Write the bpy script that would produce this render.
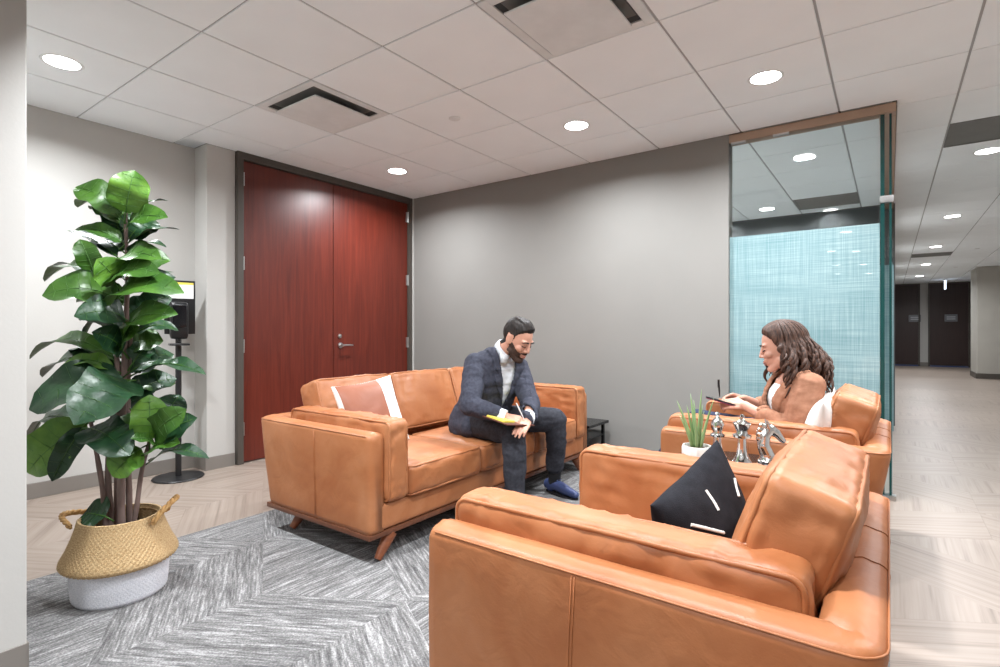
import bpy, bmesh, math, random
import numpy as np
from mathutils import Vector, Matrix, Euler, Quaternion, noise as mnoise

random.seed(7)
for _o in list(bpy.data.objects):
    bpy.data.objects.remove(_o)
SC = bpy.context.scene
COL = SC.collection
PI = math.pi

# ------------------------------------------------------------------ camera, world, exposure
CAM_H, CEIL = 1.085, 2.54
YAW = 0.63
cam_d = bpy.data.cameras.new('camera')
cam_d.sensor_width = 36.0
cam_d.lens = 534.3 / 1000 * 36.0
cam_d.shift_y = -2.7 / 1000
cam_d.clip_start = 0.02
cam = bpy.data.objects.new('camera', cam_d)
COL.objects.link(cam)
cam.location = (0, 0, CAM_H)
cam.rotation_euler = (PI / 2, 0, YAW)
SC.camera = cam

world = bpy.data.worlds.new('world')
SC.world = world
world.use_nodes = True
world.node_tree.nodes['Background'].inputs[0].default_value = (1, 1, 1, 1)
world.node_tree.nodes['Background'].inputs[1].default_value = 0.15
SC.view_settings.view_transform = 'Standard'
SC.view_settings.look = 'None'
SC.view_settings.gamma = 1.0
SC.view_settings.use_curve_mapping = False
SC.view_settings.exposure = 0.78
LAMP_W = 26.0           # watts of one downlight lamp


# ------------------------------------------------------------------ helpers
def srgb(r, g, b):
    def f(c):
        c /= 255.0
        return c / 12.92 if c <= 0.04045 else ((c + 0.055) / 1.055) ** 2.4
    return (f(r), f(g), f(b), 1.0)


MATS = {}


class NT:
    """small wrapper that builds a node material"""

    def __init__(self, name):
        self.m = bpy.data.materials.new(name)
        self.m.use_nodes = True
        self.t = self.m.node_tree
        self.t.nodes.clear()
        self.out = self.t.nodes.new('ShaderNodeOutputMaterial')
        MATS[name] = self.m

    def n(self, typ, **kw):
        nd = self.t.nodes.new(typ)
        for k, v in kw.items():
            if k.startswith('i_'):
                key = k[2:]
                key = int(key) if key.isdigit() else key.replace('_', ' ')
                nd.inputs[key].default_value = v
            else:
                setattr(nd, k, v)
        return nd

    def l(self, a, b):
        self.t.links.new(a, b)

    def coords(self, scale=(1, 1, 1), rnd=False, rot=(0, 0, 0)):
        tc = self.n('ShaderNodeTexCoord')
        src = tc.outputs['Object']
        if rnd:
            oi = self.n('ShaderNodeObjectInfo')
            mul = self.n('ShaderNodeMath', operation='MULTIPLY')
            mul.inputs[1].default_value = 37.0
            self.l(oi.outputs['Random'], mul.inputs[0])
            add = self.n('ShaderNodeVectorMath', operation='ADD')
            self.l(src, add.inputs[0])
            self.l(mul.outputs[0], add.inputs[1])
            src = add.outputs[0]
        mp = self.n('ShaderNodeMapping')
        mp.inputs['Scale'].default_value = scale
        mp.inputs['Rotation'].default_value = rot
        self.l(src, mp.inputs['Vector'])
        return mp.outputs[0]

    def noise(self, vec, scale=5.0, detail=3.0, rough=0.5, dist=0.0):
        nd = self.n('ShaderNodeTexNoise')
        nd.inputs['Scale'].default_value = scale
        nd.inputs['Detail'].default_value = detail
        nd.inputs['Roughness'].default_value = rough
        nd.inputs['Distortion'].default_value = dist
        self.l(vec, nd.inputs['Vector'])
        return nd.outputs['Fac']

    def ramp(self, fac, stops):
        r = self.n('ShaderNodeValToRGB')
        el = r.color_ramp.elements
        while len(el) > 1:
            el.remove(el[-1])
        el[0].position, el[0].color = stops[0]
        for p, c in stops[1:]:
            e = el.new(p)
            e.color = c
        self.l(fac, r.inputs[0])
        return r.outputs[0]

    def bump(self, h, strength=0.2, dist=0.01):
        b = self.n('ShaderNodeBump')
        b.inputs['Strength'].default_value = strength
        b.inputs['Distance'].default_value = dist
        self.l(h, b.inputs['Height'])
        return b.outputs[0]

    def bsdf(self, color=None, rough=0.5, metal=0.0, normal=None, spec=None, **kw):
        b = self.n('ShaderNodeBsdfPrincipled')
        if color is not None:
            if isinstance(color, tuple):
                b.inputs['Base Color'].default_value = color
            else:
                self.l(color, b.inputs['Base Color'])
        if isinstance(rough, (int, float)):
            b.inputs['Roughness'].default_value = rough
        else:
            self.l(rough, b.inputs['Roughness'])
        b.inputs['Metallic'].default_value = metal
        if spec is not None:
            b.inputs['Specular IOR Level'].default_value = spec
        for k, v in kw.items():
            b.inputs[k.replace('_', ' ')].default_value = v
        if normal is not None:
            self.l(normal, b.inputs['Normal'])
        self.l(b.outputs[0], self.out.inputs[0])
        return b


def plain(name, c1, rough=0.5, metal=0.0, c2=None, nscale=8.0, bscale=0, bstr=0.1, bdist=0.005, spec=None, stretch=(1, 1, 1), **kw):
    t = NT(name)
    v = t.coords(stretch)
    c2 = c2 or tuple(x * 0.9 for x in c1[:3]) + (1,)
    col = t.ramp(t.noise(v, nscale, 4), [(0.3, c1), (0.7, c2)])
    nm = None
    if bscale:
        nm = t.bump(t.noise(v, bscale, 3), bstr, bdist)
    t.bsdf(col, rough, metal, nm, spec, **kw)
    return t.m


class MB:
    """collects vertices and faces; mesh() makes one mesh"""

    def __init__(self):
        self.v = []
        self.f = []

    def add(self, vs, fs, mat=None):
        o = len(self.v)
        if mat is not None:
            vs = [mat @ Vector(p) for p in vs]
        self.v += [tuple(p) for p in vs]
        self.f += [tuple(i + o for i in f) for f in fs]
        return self

    def box(self, c, s, rot=None):
        hx, hy, hz = s[0] / 2, s[1] / 2, s[2] / 2
        vs = [(x, y, z) for x in (-hx, hx) for y in (-hy, hy) for z in (-hz, hz)]
        fs = [(0, 1, 3, 2), (4, 6, 7, 5), (0, 4, 5, 1), (2, 3, 7, 6), (0, 2, 6, 4), (1, 5, 7, 3)]
        M = Matrix.Translation(c)
        if rot is not None:
            M = M @ Euler(rot).to_matrix().to_4x4()
        return self.add(vs, fs, M)

    def rbox(self, c, s, r, rot=None, n=6, bulge=(0, 0, 0), pucker=0.0, seed=0.0, wrinkle=0.0):
        """rounded box; bulge inflates the faces along each axis; pucker adds seam gathers"""
        half = [s[0] / 2, s[1] / 2, s[2] / 2]
        idx = {}
        vs, fs = [], []

        def pt(p):
            key = tuple(round(a, 5) for a in p)
            if key in idx:
                return idx[key]
            q = [p[k] * half[k] for k in range(3)]
            rr = min(r, min(half) * 0.98)
            core = [max(-(half[k] - rr), min(half[k] - rr, q[k])) for k in range(3)]
            d = Vector([q[k] - core[k] for k in range(3)])
            if d.length > 1e-9:
                d = d.normalized() * rr
            pos = Vector(core) + d
            nrm = d.normalized() if d.length > 0 else Vector((0, 0, 1))
            u = [pos[k] / half[k] for k in range(3)]
            for k in range(3):
                if bulge[k]:
                    a, b = (k + 1) % 3, (k + 2) % 3
                    w = max(0, 1 - u[a] ** 2) ** 0.9 * max(0, 1 - u[b] ** 2) ** 0.9
                    pos[k] += (1 if u[k] > 0 else -1) * bulge[k] * w * min(1, abs(u[k]) ** 3)
            if pucker:
                edge = 0
                for k in range(3):
                    a, b = (k + 1) % 3, (k + 2) % 3
                    e = min(abs(u[a]), abs(u[b]))
                    edge = max(edge, e if abs(u[k]) < 0.9 else 0)
                w = math.sin(PI * max(0.0, min(1.0, (edge - 0.45) / 0.53))) ** 1.2
                big = half.index(max(half))
                q3 = [pos.x * 10, pos.y * 10, pos.z * 10]
                q3[big] *= 3.6
                g = mnoise.noise(Vector((q3[0] + seed, q3[1], q3[2])))
                q3 = [pos.x * 30, pos.y * 30, pos.z * 30]
                q3[big] *= 0.4
                g += 0.6 * mnoise.noise(Vector((q3[0] - seed, q3[1], q3[2])))
                pos += nrm * pucker * w * g
            if wrinkle:
                g = mnoise.noise(Vector((pos.x * 7 + seed * 3, pos.y * 7 - seed, pos.z * 7)))
                g2 = 1 - abs(mnoise.noise(Vector((pos.x * 11 - seed, pos.y * 11, pos.z * 9 + seed)))) * 3
                pos += nrm * wrinkle * (g + 0.35 * g2)
            idx[key] = len(vs)
            vs.append(pos)
            return idx[key]

        ts = [math.sin((i / n - 0.5) * PI * 0.92) / math.sin(0.5 * PI * 0.92) for i in range(n + 1)]
        for k in range(3):
            for sg in (-1, 1):
                a, b = (k + 1) % 3, (k + 2) % 3
                for i in range(n):
                    for j in range(n):
                        cs = []
                        for di, dj in ((0, 0), (1, 0), (1, 1), (0, 1)):
                            p = [0, 0, 0]
                            p[k] = sg
                            p[a] = ts[i + di]
                            p[b] = ts[j + dj]
                            cs.append(pt(p))
                        if sg < 0:
                            cs.reverse()
                        fs.append(tuple(cs))
        M = Matrix.Translation(c)
        if rot is not None:
            M = M @ Euler(rot).to_matrix().to_4x4()
        return self.add(vs, fs, M)

    def tube(self, pts, rad, seg=8, closed=False, caps=True, flat=1.0):
        pts = [Vector(p) for p in pts]
        n = len(pts)
        if isinstance(rad, (int, float)):
            rad = [rad] * n
        vs, fs = [], []
        up = None
        for i, p in enumerate(pts):
            if closed:
                t = pts[(i + 1) % n] - pts[i - 1]
            else:
                t = pts[min(i + 1, n - 1)] - pts[max(i - 1, 0)]
            t = t.normalized() if t.length > 1e-9 else Vector((0, 0, 1))
            if up is None:
                up = Vector((0, 0, 1)) if abs(t.z) < 0.9 else Vector((1, 0, 0))
            a = t.cross(up)
            a = a.normalized() if a.length > 1e-6 else t.orthogonal().normalized()
            up = a.cross(t).normalized()
            for k in range(seg):
                an = 2 * PI * k / seg
                vs.append(p + (a * math.cos(an) + up * math.sin(an) * flat) * rad[i])
        m = n if closed else n - 1
        for i in range(m):
            for k in range(seg):
                a0 = i * seg + k
                a1 = i * seg + (k + 1) % seg
                b0 = ((i + 1) % n) * seg + k
                b1 = ((i + 1) % n) * seg + (k + 1) % seg
                fs.append((a0, b0, b1, a1))
        if caps and not closed:
            fs.append(tuple(range(seg)))
            fs.append(tuple(range((n - 1) * seg, n * seg))[::-1])
        return self.add(vs, fs)

    def lathe(self, prof, c=(0, 0, 0), seg=24, rot=None, sx=1.0, sy=1.0):
        vs, fs = [], []
        for r, z in prof:
            for k in range(seg):
                a = 2 * PI * k / seg
                vs.append((r * math.cos(a) * sx, r * math.sin(a) * sy, z))
        for i in range(len(prof) - 1):
            for k in range(seg):
                a0, a1 = i * seg + k, i * seg + (k + 1) % seg
                fs.append((a0, a1, a1 + seg, a0 + seg))
        fs.append(tuple(range(seg))[::-1])
        fs.append(tuple(range((len(prof) - 1) * seg, len(prof) * seg)))
        M = Matrix.Translation(c)
        if rot is not None:
            M = M @ Euler(rot).to_matrix().to_4x4()
        return self.add(vs, fs, M)

    def ell(self, c, r, rot=None, seg=16, rings=10):
        if isinstance(r, (int, float)):
            r = (r, r, r)
        vs, fs = [(0, 0, -r[2])], []
        for i in range(1, rings):
            th = PI * i / rings
            for k in range(seg):
                a = 2 * PI * k / seg
                vs.append((r[0] * math.sin(th) * math.cos(a), r[1] * math.sin(th) * math.sin(a), -r[2] * math.cos(th)))
        vs.append((0, 0, r[2]))
        for k in range(seg):
            fs.append((0, 1 + (k + 1) % seg, 1 + k))
            last = 1 + (rings - 2) * seg
            fs.append((len(vs) - 1, last + k, last + (k + 1) % seg))
        for i in range(rings - 2):
            for k in range(seg):
                a0, a1 = 1 + i * seg + k, 1 + i * seg + (k + 1) % seg
                fs.append((a0, a1, a1 + seg, a0 + seg))
        M = Matrix.Translation(c)
        if rot is not None:
            M = M @ (rot.to_4x4() if isinstance(rot, Matrix) else Euler(rot).to_matrix().to_4x4())
        return self.add(vs, fs, M)

    def cap(self, a, b, ra, rb, seg=14):
        """tapered capsule"""
        a, b = Vector(a), Vector(b)
        t = b - a
        L = t.length
        q = Vector((0, 0, 1)).rotation_difference(t.normalized()).to_matrix().to_4x4()
        prof = [(ra * math.sin(x), -ra * math.cos(x)) for x in (0.15, 0.5, 0.9, 1.3)]
        prof += [(rb * math.cos(x), L + rb * math.sin(x)) for x in (0.25, 0.65, 1.05, 1.42)]
        vs, fs = [], []
        for r, z in prof:
            for k in range(seg):
                an = 2 * PI * k / seg
                vs.append((r * math.cos(an), r * math.sin(an), z))
        for i in range(len(prof) - 1):
            for k in range(seg):
                a0, a1 = i * seg + k, i * seg + (k + 1) % seg
                fs.append((a0, a1, a1 + seg, a0 + seg))
        fs.append(tuple(range(seg))[::-1])
        fs.append(tuple(range((len(prof) - 1) * seg, len(prof) * seg)))
        return self.add(vs, fs, Matrix.Translation(a) @ q)

    def chain(self, pts, rad, seg=14):
        for i in range(len(pts) - 1):
            self.cap(pts[i], pts[i + 1], rad[i], rad[i + 1], seg)
        return self

    def mesh(self, name='mesh'):
        me = bpy.data.meshes.new(name)
        me.from_pydata(self.v, [], self.f)
        me.update()
        return me

    def build(self, name, mat, parent=None, smooth=True, loc=None, rot=None, bevel=0.0, bseg=2, sharp=40):
        return link(name, self.mesh(name), mat, parent, smooth, loc, rot, bevel, bseg, sharp)


def link(name, me, mat, parent=None, smooth=True, loc=None, rot=None, bevel=0.0, bseg=2, sharp=40):
    o = bpy.data.objects.new(name, me)
    COL.objects.link(o)
    if mat is not None and not me.materials:
        me.materials.append(MATS[mat] if isinstance(mat, str) else mat)
    if parent is not None:
        o.parent = parent
    if loc is not None:
        o.location = loc
    if rot is not None:
        o.rotation_euler = rot
    if bevel:
        bm = bmesh.new()
        bm.from_mesh(me)
        es = [e for e in bm.edges if len(e.link_faces) == 2 and e.calc_face_angle(0) > 0.5]
        bmesh.ops.bevel(bm, geom=es, offset=bevel, segments=bseg, profile=0.6, affect='EDGES', clamp_overlap=True)
        bm.to_mesh(me)
        bm.free()
    if smooth and len(me.polygons):
        me.polygons.foreach_set('use_smooth', [True] * len(me.polygons))
        try:
            me.set_sharp_from_angle(angle=math.radians(sharp))
        except Exception:
            pass
    me.update()
    return o


def tag(o, label=None, cat=None, group=None, kind=None):
    if label:
        o['label'] = label
    if cat:
        o['category'] = cat
    if group:
        o['group'] = group
    if kind:
        o['kind'] = kind
    return o


def thing(name, label, cat, loc=(0, 0, 0), rotz=0.0, group=None):
    o = bpy.data.objects.new(name, None)
    COL.objects.link(o)
    o.empty_display_size = 0.1
    o.location = loc
    o.rotation_euler = (0, 0, rotz)
    return tag(o, label, cat, group)


def struct(name, mb, mat, label=None, parent=None, smooth=False, **kw):
    o = mb.build(name, mat, parent, smooth, **kw)
    if parent is None:
        tag(o, label, None, None, 'structure')
    return o


def copy_tree(o, parent=None):
    c = o.copy()
    COL.objects.link(c)
    c.parent = parent
    for ch in [x for x in bpy.data.objects if x.parent == o]:
        copy_tree(ch, c)
    return c


def fuse(mb, voxel=0.006, it=4, fac=0.5):
    """union of overlapping closed shapes as one continuous surface"""
    me = mb.mesh('tmp')
    o = bpy.data.objects.new('tmp', me)
    COL.objects.link(o)
    r = o.modifiers.new('r', 'REMESH')
    r.mode = 'VOXEL'
    r.voxel_size = voxel
    r.use_smooth_shade = True
    if it:
        s = o.modifiers.new('s', 'SMOOTH')
        s.factor = fac
        s.iterations = it
    dg = bpy.context.evaluated_depsgraph_get()
    me2 = bpy.data.meshes.new_from_object(o.evaluated_get(dg))
    bpy.data.objects.remove(o)
    bpy.data.meshes.remove(me)
    me2.materials.clear()
    return me2


def shell_from(me, pred, off, edge=-0.002, whole=False):
    """a skin over part of a mesh: faces whose corners satisfy pred, pushed out by off"""
    n = len(me.vertices)
    co = [v.co.copy() for v in me.vertices]
    no = [v.normal.copy() for v in me.vertices]
    ok = [pred(co[i], no[i]) for i in range(n)]
    faces = [tuple(p.vertices) for p in me.polygons if all(ok[i] for i in p.vertices)]
    if whole and faces:                      # keep only the largest connected piece
        par = list(range(n))

        def find(i):
            while par[i] != i:
                par[i] = par[par[i]]
                i = par[i]
            return i
        for f in faces:
            for i in f[1:]:
                par[find(i)] = find(f[0])
        sz = {}
        for f in faces:
            r = find(f[0])
            sz[r] = sz.get(r, 0) + 1
        best = max(sz, key=sz.get)
        faces = [f for f in faces if find(f[0]) == best]
    cnt = {}
    for f in faces:
        for a, b in zip(f, f[1:] + f[:1]):
            k = (min(a, b), max(a, b))
            cnt[k] = cnt.get(k, 0) + 1
    border = set()
    for (a, b), c in cnt.items():
        if c == 1:
            border.add(a)
            border.add(b)
    used = sorted({i for f in faces for i in f})
    mp = {i: k for k, i in enumerate(used)}
    vs = []
    for i in used:
        d = edge if i in border else off(co[i], no[i])
        vs.append(co[i] + no[i] * d)
    m = MB()
    m.v = [tuple(v) for v in vs]
    m.f = [tuple(mp[i] for i in f) for f in faces]
    return m


def displace(me, fn):
    cs = [v.co.copy() for v in me.vertices]
    ns = [v.normal.copy() for v in me.vertices]
    out = []
    for c, n in zip(cs, ns):
        out += list(c + n * fn(c, n))
    me.vertices.foreach_set('co', out)
    me.update()


def clip_poly(poly, x0, x1, y0, y1):
    def cl(ps, inside, inter):
        out = []
        for i in range(len(ps)):
            a, b = ps[i - 1], ps[i]
            ia, ib = inside(a), inside(b)
            if ib:
                if not ia:
                    out.append(inter(a, b))
                out.append(b)
            elif ia:
                out.append(inter(a, b))
        return out

    def ix(x):
        return lambda a, b: (x, a[1] + (b[1] - a[1]) * (x - a[0]) / (b[0] - a[0]))

    def iy(y):
        return lambda a, b: (a[0] + (b[0] - a[0]) * (y - a[1]) / (b[1] - a[1]), y)
    for ins, it in ((lambda p: p[0] >= x0, ix(x0)), (lambda p: p[0] <= x1, ix(x1)), (lambda p: p[1] >= y0, iy(y0)), (lambda p: p[1] <= y1, iy(y1))):
        if poly:
            poly = cl(poly, ins, it)
    return poly


def lerp(a, b, t):
    return a + (b - a) * t


def smooth_path(pts, k=6):
    """Catmull-Rom through the points"""
    P = [Vector(p) for p in pts]
    P = [P[0] * 2 - P[1]] + P + [P[-1] * 2 - P[-2]]
    out = []
    for i in range(1, len(P) - 2):
        for j in range(k):
            t = j / k
            a, b, c, d = P[i - 1], P[i], P[i + 1], P[i + 2]
            out.append(0.5 * ((2 * b) + (c - a) * t + (2 * a - 5 * b + 4 * c - d) * t * t + (3 * b - a - 3 * c + d) * t ** 3))
    out.append(P[-2])
    return out


# ------------------------------------------------------------------ materials
plain('wall_white', srgb(186, 184, 180), 0.75, c2=srgb(182, 180, 176), nscale=2, bscale=90, bstr=0.06)
plain('wall_grey', srgb(132, 130, 126), 0.7, c2=srgb(129, 127, 123), nscale=2, bscale=90, bstr=0.05)
plain('wall_dark', srgb(84, 87, 88), 0.7, nscale=2)
plain('wall_taupe', srgb(170, 166, 158), 0.7, nscale=2)
plain('baseboard', srgb(124, 118, 112), 0.5, nscale=4)
plain('ceiling_tile', srgb(240, 245, 248), 0.9, c2=srgb(236, 241, 244), nscale=3, bscale=160, bstr=0.12, spec=0.1)
plain('tbar', srgb(172, 173, 174), 0.6)
plain('plenum', srgb(120, 120, 118), 0.9)
plain('vent', srgb(222, 225, 226), 0.6)
plain('vent_dark', srgb(70, 74, 76), 0.8)
plain('return_panel', srgb(118, 118, 116), 0.8, bscale=200, bstr=0.3)
plain('black_metal', srgb(24, 24, 26), 0.4, 0.0, bscale=80, bstr=0.05)
plain('black_plastic', srgb(20, 20, 22), 0.3)
plain('steel', srgb(205, 205, 205), 0.28, 1.0, nscale=20)
plain('chrome', srgb(235, 236, 238), 0.06, 1.0)
plain('doorframe', srgb(74, 68, 62), 0.5)
plain('dark_door', srgb(50, 30, 28), 0.4, c2=srgb(42, 24, 22), stretch=(12, 12, 0.8), nscale=3)
plain('bronze', srgb(176, 150, 130), 0.42, 0.3, nscale=3)
plain('white_paper', srgb(240, 240, 238), 0.6)
plain('yellow_paper', srgb(232, 214, 92), 0.7)
plain('plaque', srgb(108, 110, 116), 0.4)
plain('plaque_mark', srgb(180, 182, 188), 0.4)
plain('blue_strip', srgb(60, 80, 130), 0.5)
plain('table_black', srgb(20, 20, 21), 0.25)
plain('legwood', srgb(134, 78, 48), 0.42, c2=srgb(114, 62, 38), nscale=4, stretch=(3, 3, 20))
plain('trimwood', srgb(104, 62, 40), 0.42, c2=srgb(88, 50, 32), nscale=4, stretch=(3, 20, 3))
plain('pot_white', srgb(232, 231, 226), 0.45, nscale=10)
plain('soil', srgb(96, 66, 46), 0.95, c2=srgb(58, 40, 30), nscale=60, bscale=120, bstr=0.8)
plain('pillow_white', srgb(238, 237, 234), 0.9, bscale=300, bstr=0.15)
plain('pillow_black', srgb(29, 29, 33), 0.95, c2=srgb(38, 38, 43), nscale=30, bscale=350, bstr=0.25, spec=0.15)
plain('stitch_white', srgb(238, 236, 230), 0.9)
plain('skin', srgb(206, 156, 134), 0.5, c2=srgb(198, 143, 121), nscale=14, bscale=220, bstr=0.05)
plain('skin_w', srgb(208, 160, 139), 0.48, c2=srgb(202, 149, 128), nscale=14, bscale=220, bstr=0.05)
plain('lips', srgb(186, 124, 112), 0.5)
plain('lash', srgb(34, 24, 20), 0.6)
plain('beard', srgb(78, 54, 42), 0.8, c2=srgb(52, 36, 28), nscale=160, bscale=260, bstr=0.9, bdist=0.004)
plain('shirt', srgb(226, 230, 236), 0.8, bscale=30, bstr=0.15)
plain('sock', srgb(22, 22, 26), 0.9)
plain('shoe_blue', srgb(66, 80, 122), 0.4, c2=srgb(52, 62, 98), nscale=12)
plain('sole', srgb(36, 34, 38), 0.7)
plain('folio', srgb(86, 44, 34), 0.5)
plain('pen_white', srgb(236, 236, 236), 0.3)
plain('blouse', srgb(246, 244, 242), 0.8, bscale=30, bstr=0.15)
plain('navy_pants', srgb(34, 42, 70), 0.85, bscale=40, bstr=0.2)
plain('button', srgb(30, 28, 30), 0.4)
plain('rope', srgb(196, 158, 104), 0.85, c2=srgb(172, 130, 80), nscale=50, bscale=120, bstr=0.5)
plain('stem', srgb(126, 106, 100), 0.85, c2=srgb(100, 84, 78), nscale=20, bscale=50, bstr=0.4, stretch=(1, 1, 0.3))
plain('aloe', srgb(118, 150, 98), 0.45, c2=srgb(146, 172, 122), nscale=30, stretch=(1, 1, 0.2))
plain('screen', srgb(14, 14, 18), 0.12)
plain('magenta_case', srgb(150, 30, 90), 0.4)


def mk_special():
    # suit cloth: fine weave with a faint overcheck
    for nm, a, b in (('suit', srgb(54, 56, 67), srgb(68, 70, 82)), ('blazer', srgb(166, 120, 96), srgb(155, 110, 87)), ('trousers', srgb(46, 47, 53), srgb(58, 59, 66))):
        t = NT(nm)
        v = t.coords()
        col = t.ramp(t.noise(v, 60, 5), [(0.35, a), (0.65, b)])
        fold = t.noise(t.coords((1, 1, 2.0)), 9, 2, 0.4, 0.6)
        t.bsdf(col, 0.85, 0, t.bump(fold, 0.35, 0.02), 0.2)
    # hair: stretched strands
    for nm, a, b in (('hair_dark', srgb(22, 18, 17), srgb(52, 44, 40)), ('hair_brown', srgb(46, 32, 27), srgb(98, 70, 57))):
        t = NT(nm)
        v = t.coords((1, 1, 0.2))
        f = t.noise(v, 120, 4, 0.6)
        t.bsdf(t.ramp(f, [(0.35, a), (0.7, b)]), 0.58, 0, t.bump(f, 0.4, 0.003), 0.3)
    # leather
    for nm, a, b, c in (('leather', srgb(163, 103, 64), srgb(150, 88, 50), srgb(174, 117, 79)), ('leather_brown', srgb(150, 94, 72), srgb(140, 84, 62), srgb(160, 104, 82))):
        t = NT(nm)
        v = t.coords()
        big = t.noise(v, 3.2, 4, 0.6, 0.4)
        col = t.ramp(big, [(0.3, b), (0.5, a), (0.72, c)])
        w = t.noise(v, 9, 3, 0.5, 1.0)
        fine = t.noise(v, 240, 2)
        mix = t.n('ShaderNodeMath', operation='MULTIPLY_ADD')
        t.l(fine, mix.inputs[0])
        mix.inputs[1].default_value = 0.06
        t.l(w, mix.inputs[2])
        t.bsdf(col, 0.46, 0, t.bump(mix.outputs[0], 0.22, 0.015), 0.4)
    # red-brown veneer doors, vertical grain
    t = NT('mahogany')
    v = t.coords((1, 1, 0.06))
    g1 = t.noise(v, 26, 6, 0.6, 0.7)
    g2 = t.noise(t.coords((1, 1, 0.02)), 130, 3)
    mx = t.n('ShaderNodeMath', operation='MULTIPLY_ADD')
    t.l(g2, mx.inputs[0])
    mx.inputs[1].default_value = 0.35
    t.l(g1, mx.inputs[2])
    t.bsdf(t.ramp(mx.outputs[0], [(0.45, srgb(78, 25, 16)), (0.68, srgb(93, 33, 21)), (0.95, srgb(106, 41, 28))]), 0.36, 0, None, 0.5)
    # floor planks: soft striped limed wood, stripes along local x
    t = NT('floor_plank')
    v = t.coords((1.2, 1, 1), rnd=True)
    s1 = t.noise(t.coords((0.8, 34, 1), rnd=True), 1.0, 4, 0.6)
    s2 = t.noise(t.coords((3, 120, 1), rnd=True), 1.0, 2)
    mx = t.n('ShaderNodeMath', operation='MULTIPLY_ADD')
    t.l(s2, mx.inputs[0])
    mx.inputs[1].default_value = 0.3
    t.l(s1, mx.inputs[2])
    t.bsdf(t.ramp(mx.outputs[0], [(0.4, srgb(116, 102, 92)), (0.62, srgb(144, 130, 119)), (0.95, srgb(157, 144, 134))]), 0.38, 0, None, 0.45)
    # carpet tiles: broken grey stripes along local x
    t = NT('carpet_tile')
    s1 = t.noise(t.coords((9, 105, 1), rnd=True), 1.0, 3, 0.65)
    s2 = t.noise(t.coords((2.0, 30, 1), rnd=True), 1.0, 2, 0.5)
    s3 = t.noise(t.coords((160, 160, 160)), 1.0, 2, 0.5)
    m1 = t.n('ShaderNodeMath', operation='MULTIPLY_ADD')
    t.l(s2, m1.inputs[0])
    m1.inputs[1].default_value = 0.45
    t.l(s1, m1.inputs[2])
    m2 = t.n('ShaderNodeMath', operation='MULTIPLY_ADD')
    t.l(s3, m2.inputs[0])
    m2.inputs[1].default_value = 0.55
    t.l(m1.outputs[0], m2.inputs[2])
    nm = t.bump(m2.outputs[0], 0.5, 0.006)
    t.bsdf(t.ramp(m2.outputs[0], [(0.82, srgb(76, 75, 76)), (1.02, srgb(102, 101, 101)), (1.16, srgb(122, 121, 121)), (1.38, srgb(166, 165, 165))]), 0.95, 0, nm, 0.1)
    r = [n for n in t.t.nodes if n.type == 'VALTORGB'][0]
    # ramp works on 0..1: rescale the sum first
    sc = t.n('ShaderNodeMapRange')
    sc.inputs['From Min'].default_value = 0.66
    sc.inputs['From Max'].default_value = 1.34
    t.l(m2.outputs[0], sc.inputs['Value'])
    t.l(sc.outputs[0], r.inputs[0])
    for e, p in zip(r.color_ramp.elements, (0.12, 0.36, 0.56, 0.84)):
        e.position = p
    # lamp lens
    t = NT('lamp_lens')
    e = t.n('ShaderNodeEmission')
    e.inputs[0].default_value = (1, 0.985, 0.96, 1)
    e.inputs[1].default_value = 14.0
    t.l(e.outputs[0], t.out.inputs[0])
    t = NT('exit_glow')
    e = t.n('ShaderNodeEmission')
    e.inputs[0].default_value = (0.75, 0.85, 1, 1)
    e.inputs[1].default_value = 1.6
    t.l(e.outputs[0], t.out.inputs[0])
    # clear architectural glass: fresnel mirror over tinted transparency
    t = NT('glass')
    fr = t.n('ShaderNodeFresnel')
    fr.inputs['IOR'].default_value = 1.52
    tr = t.n('ShaderNodeBsdfTransparent')
    tr.inputs[0].default_value = (0.95, 0.97, 0.965, 1)
    gl = t.n('ShaderNodeBsdfGlossy')
    gl.inputs['Roughness'].default_value = 0.0
    mx = t.n('ShaderNodeMixShader')
    t.l(fr.outputs[0], mx.inputs[0])
    t.l(tr.outputs[0], mx.inputs[1])
    t.l(gl.outputs[0], mx.inputs[2])
    t.l(mx.outputs[0], t.out.inputs[0])
    plain('glass_edge', srgb(20, 62, 60), 0.15)
    # woven teal film: thin vertical and horizontal threads
    t = NT('film')
    hx = t.noise(t.coords((2.2, 1, 190)), 1.0, 3, 0.7)
    vx = t.noise(t.coords((190, 1, 2.2)), 1.0, 3, 0.7)
    md = t.noise(t.coords((1.1, 1, 4)), 1.0, 2, 0.5)
    a1 = t.n('ShaderNodeMath', operation='ADD')
    t.l(hx, a1.inputs[0])
    t.l(vx, a1.inputs[1])
    a2 = t.n('ShaderNodeMath', operation='MULTIPLY_ADD')
    t.l(md, a2.inputs[0])
    a2.inputs[1].default_value = 0.5
    t.l(a1.outputs[0], a2.inputs[2])
    sc = t.n('ShaderNodeMapRange')
    sc.inputs['From Min'].default_value = 0.85
    sc.inputs['From Max'].default_value = 1.65
    t.l(a2.outputs[0], sc.inputs['Value'])
    col = t.ramp(sc.outputs[0], [(0.15, srgb(94, 130, 136)), (0.5, srgb(122, 150, 154)), (0.85, srgb(152, 175, 178))])
    t.bsdf(col, 0.5, 0, None, 0.3, Coat_Weight=1.0, Coat_Roughness=0.02)
    # basket weave
    for nm, a, b in (('basket_tan', srgb(200, 174, 134), srgb(172, 140, 98)), ('basket_white', srgb(222, 223, 228), srgb(200, 202, 210))):
        t = NT(nm)
        v = t.coords()
        f = t.noise(v, 210, 3)
        t.bsdf(t.ramp(f, [(0.35, b), (0.62, a)]), 0.8, 0, t.bump(f, 0.5, 0.004), 0.2)
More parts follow.
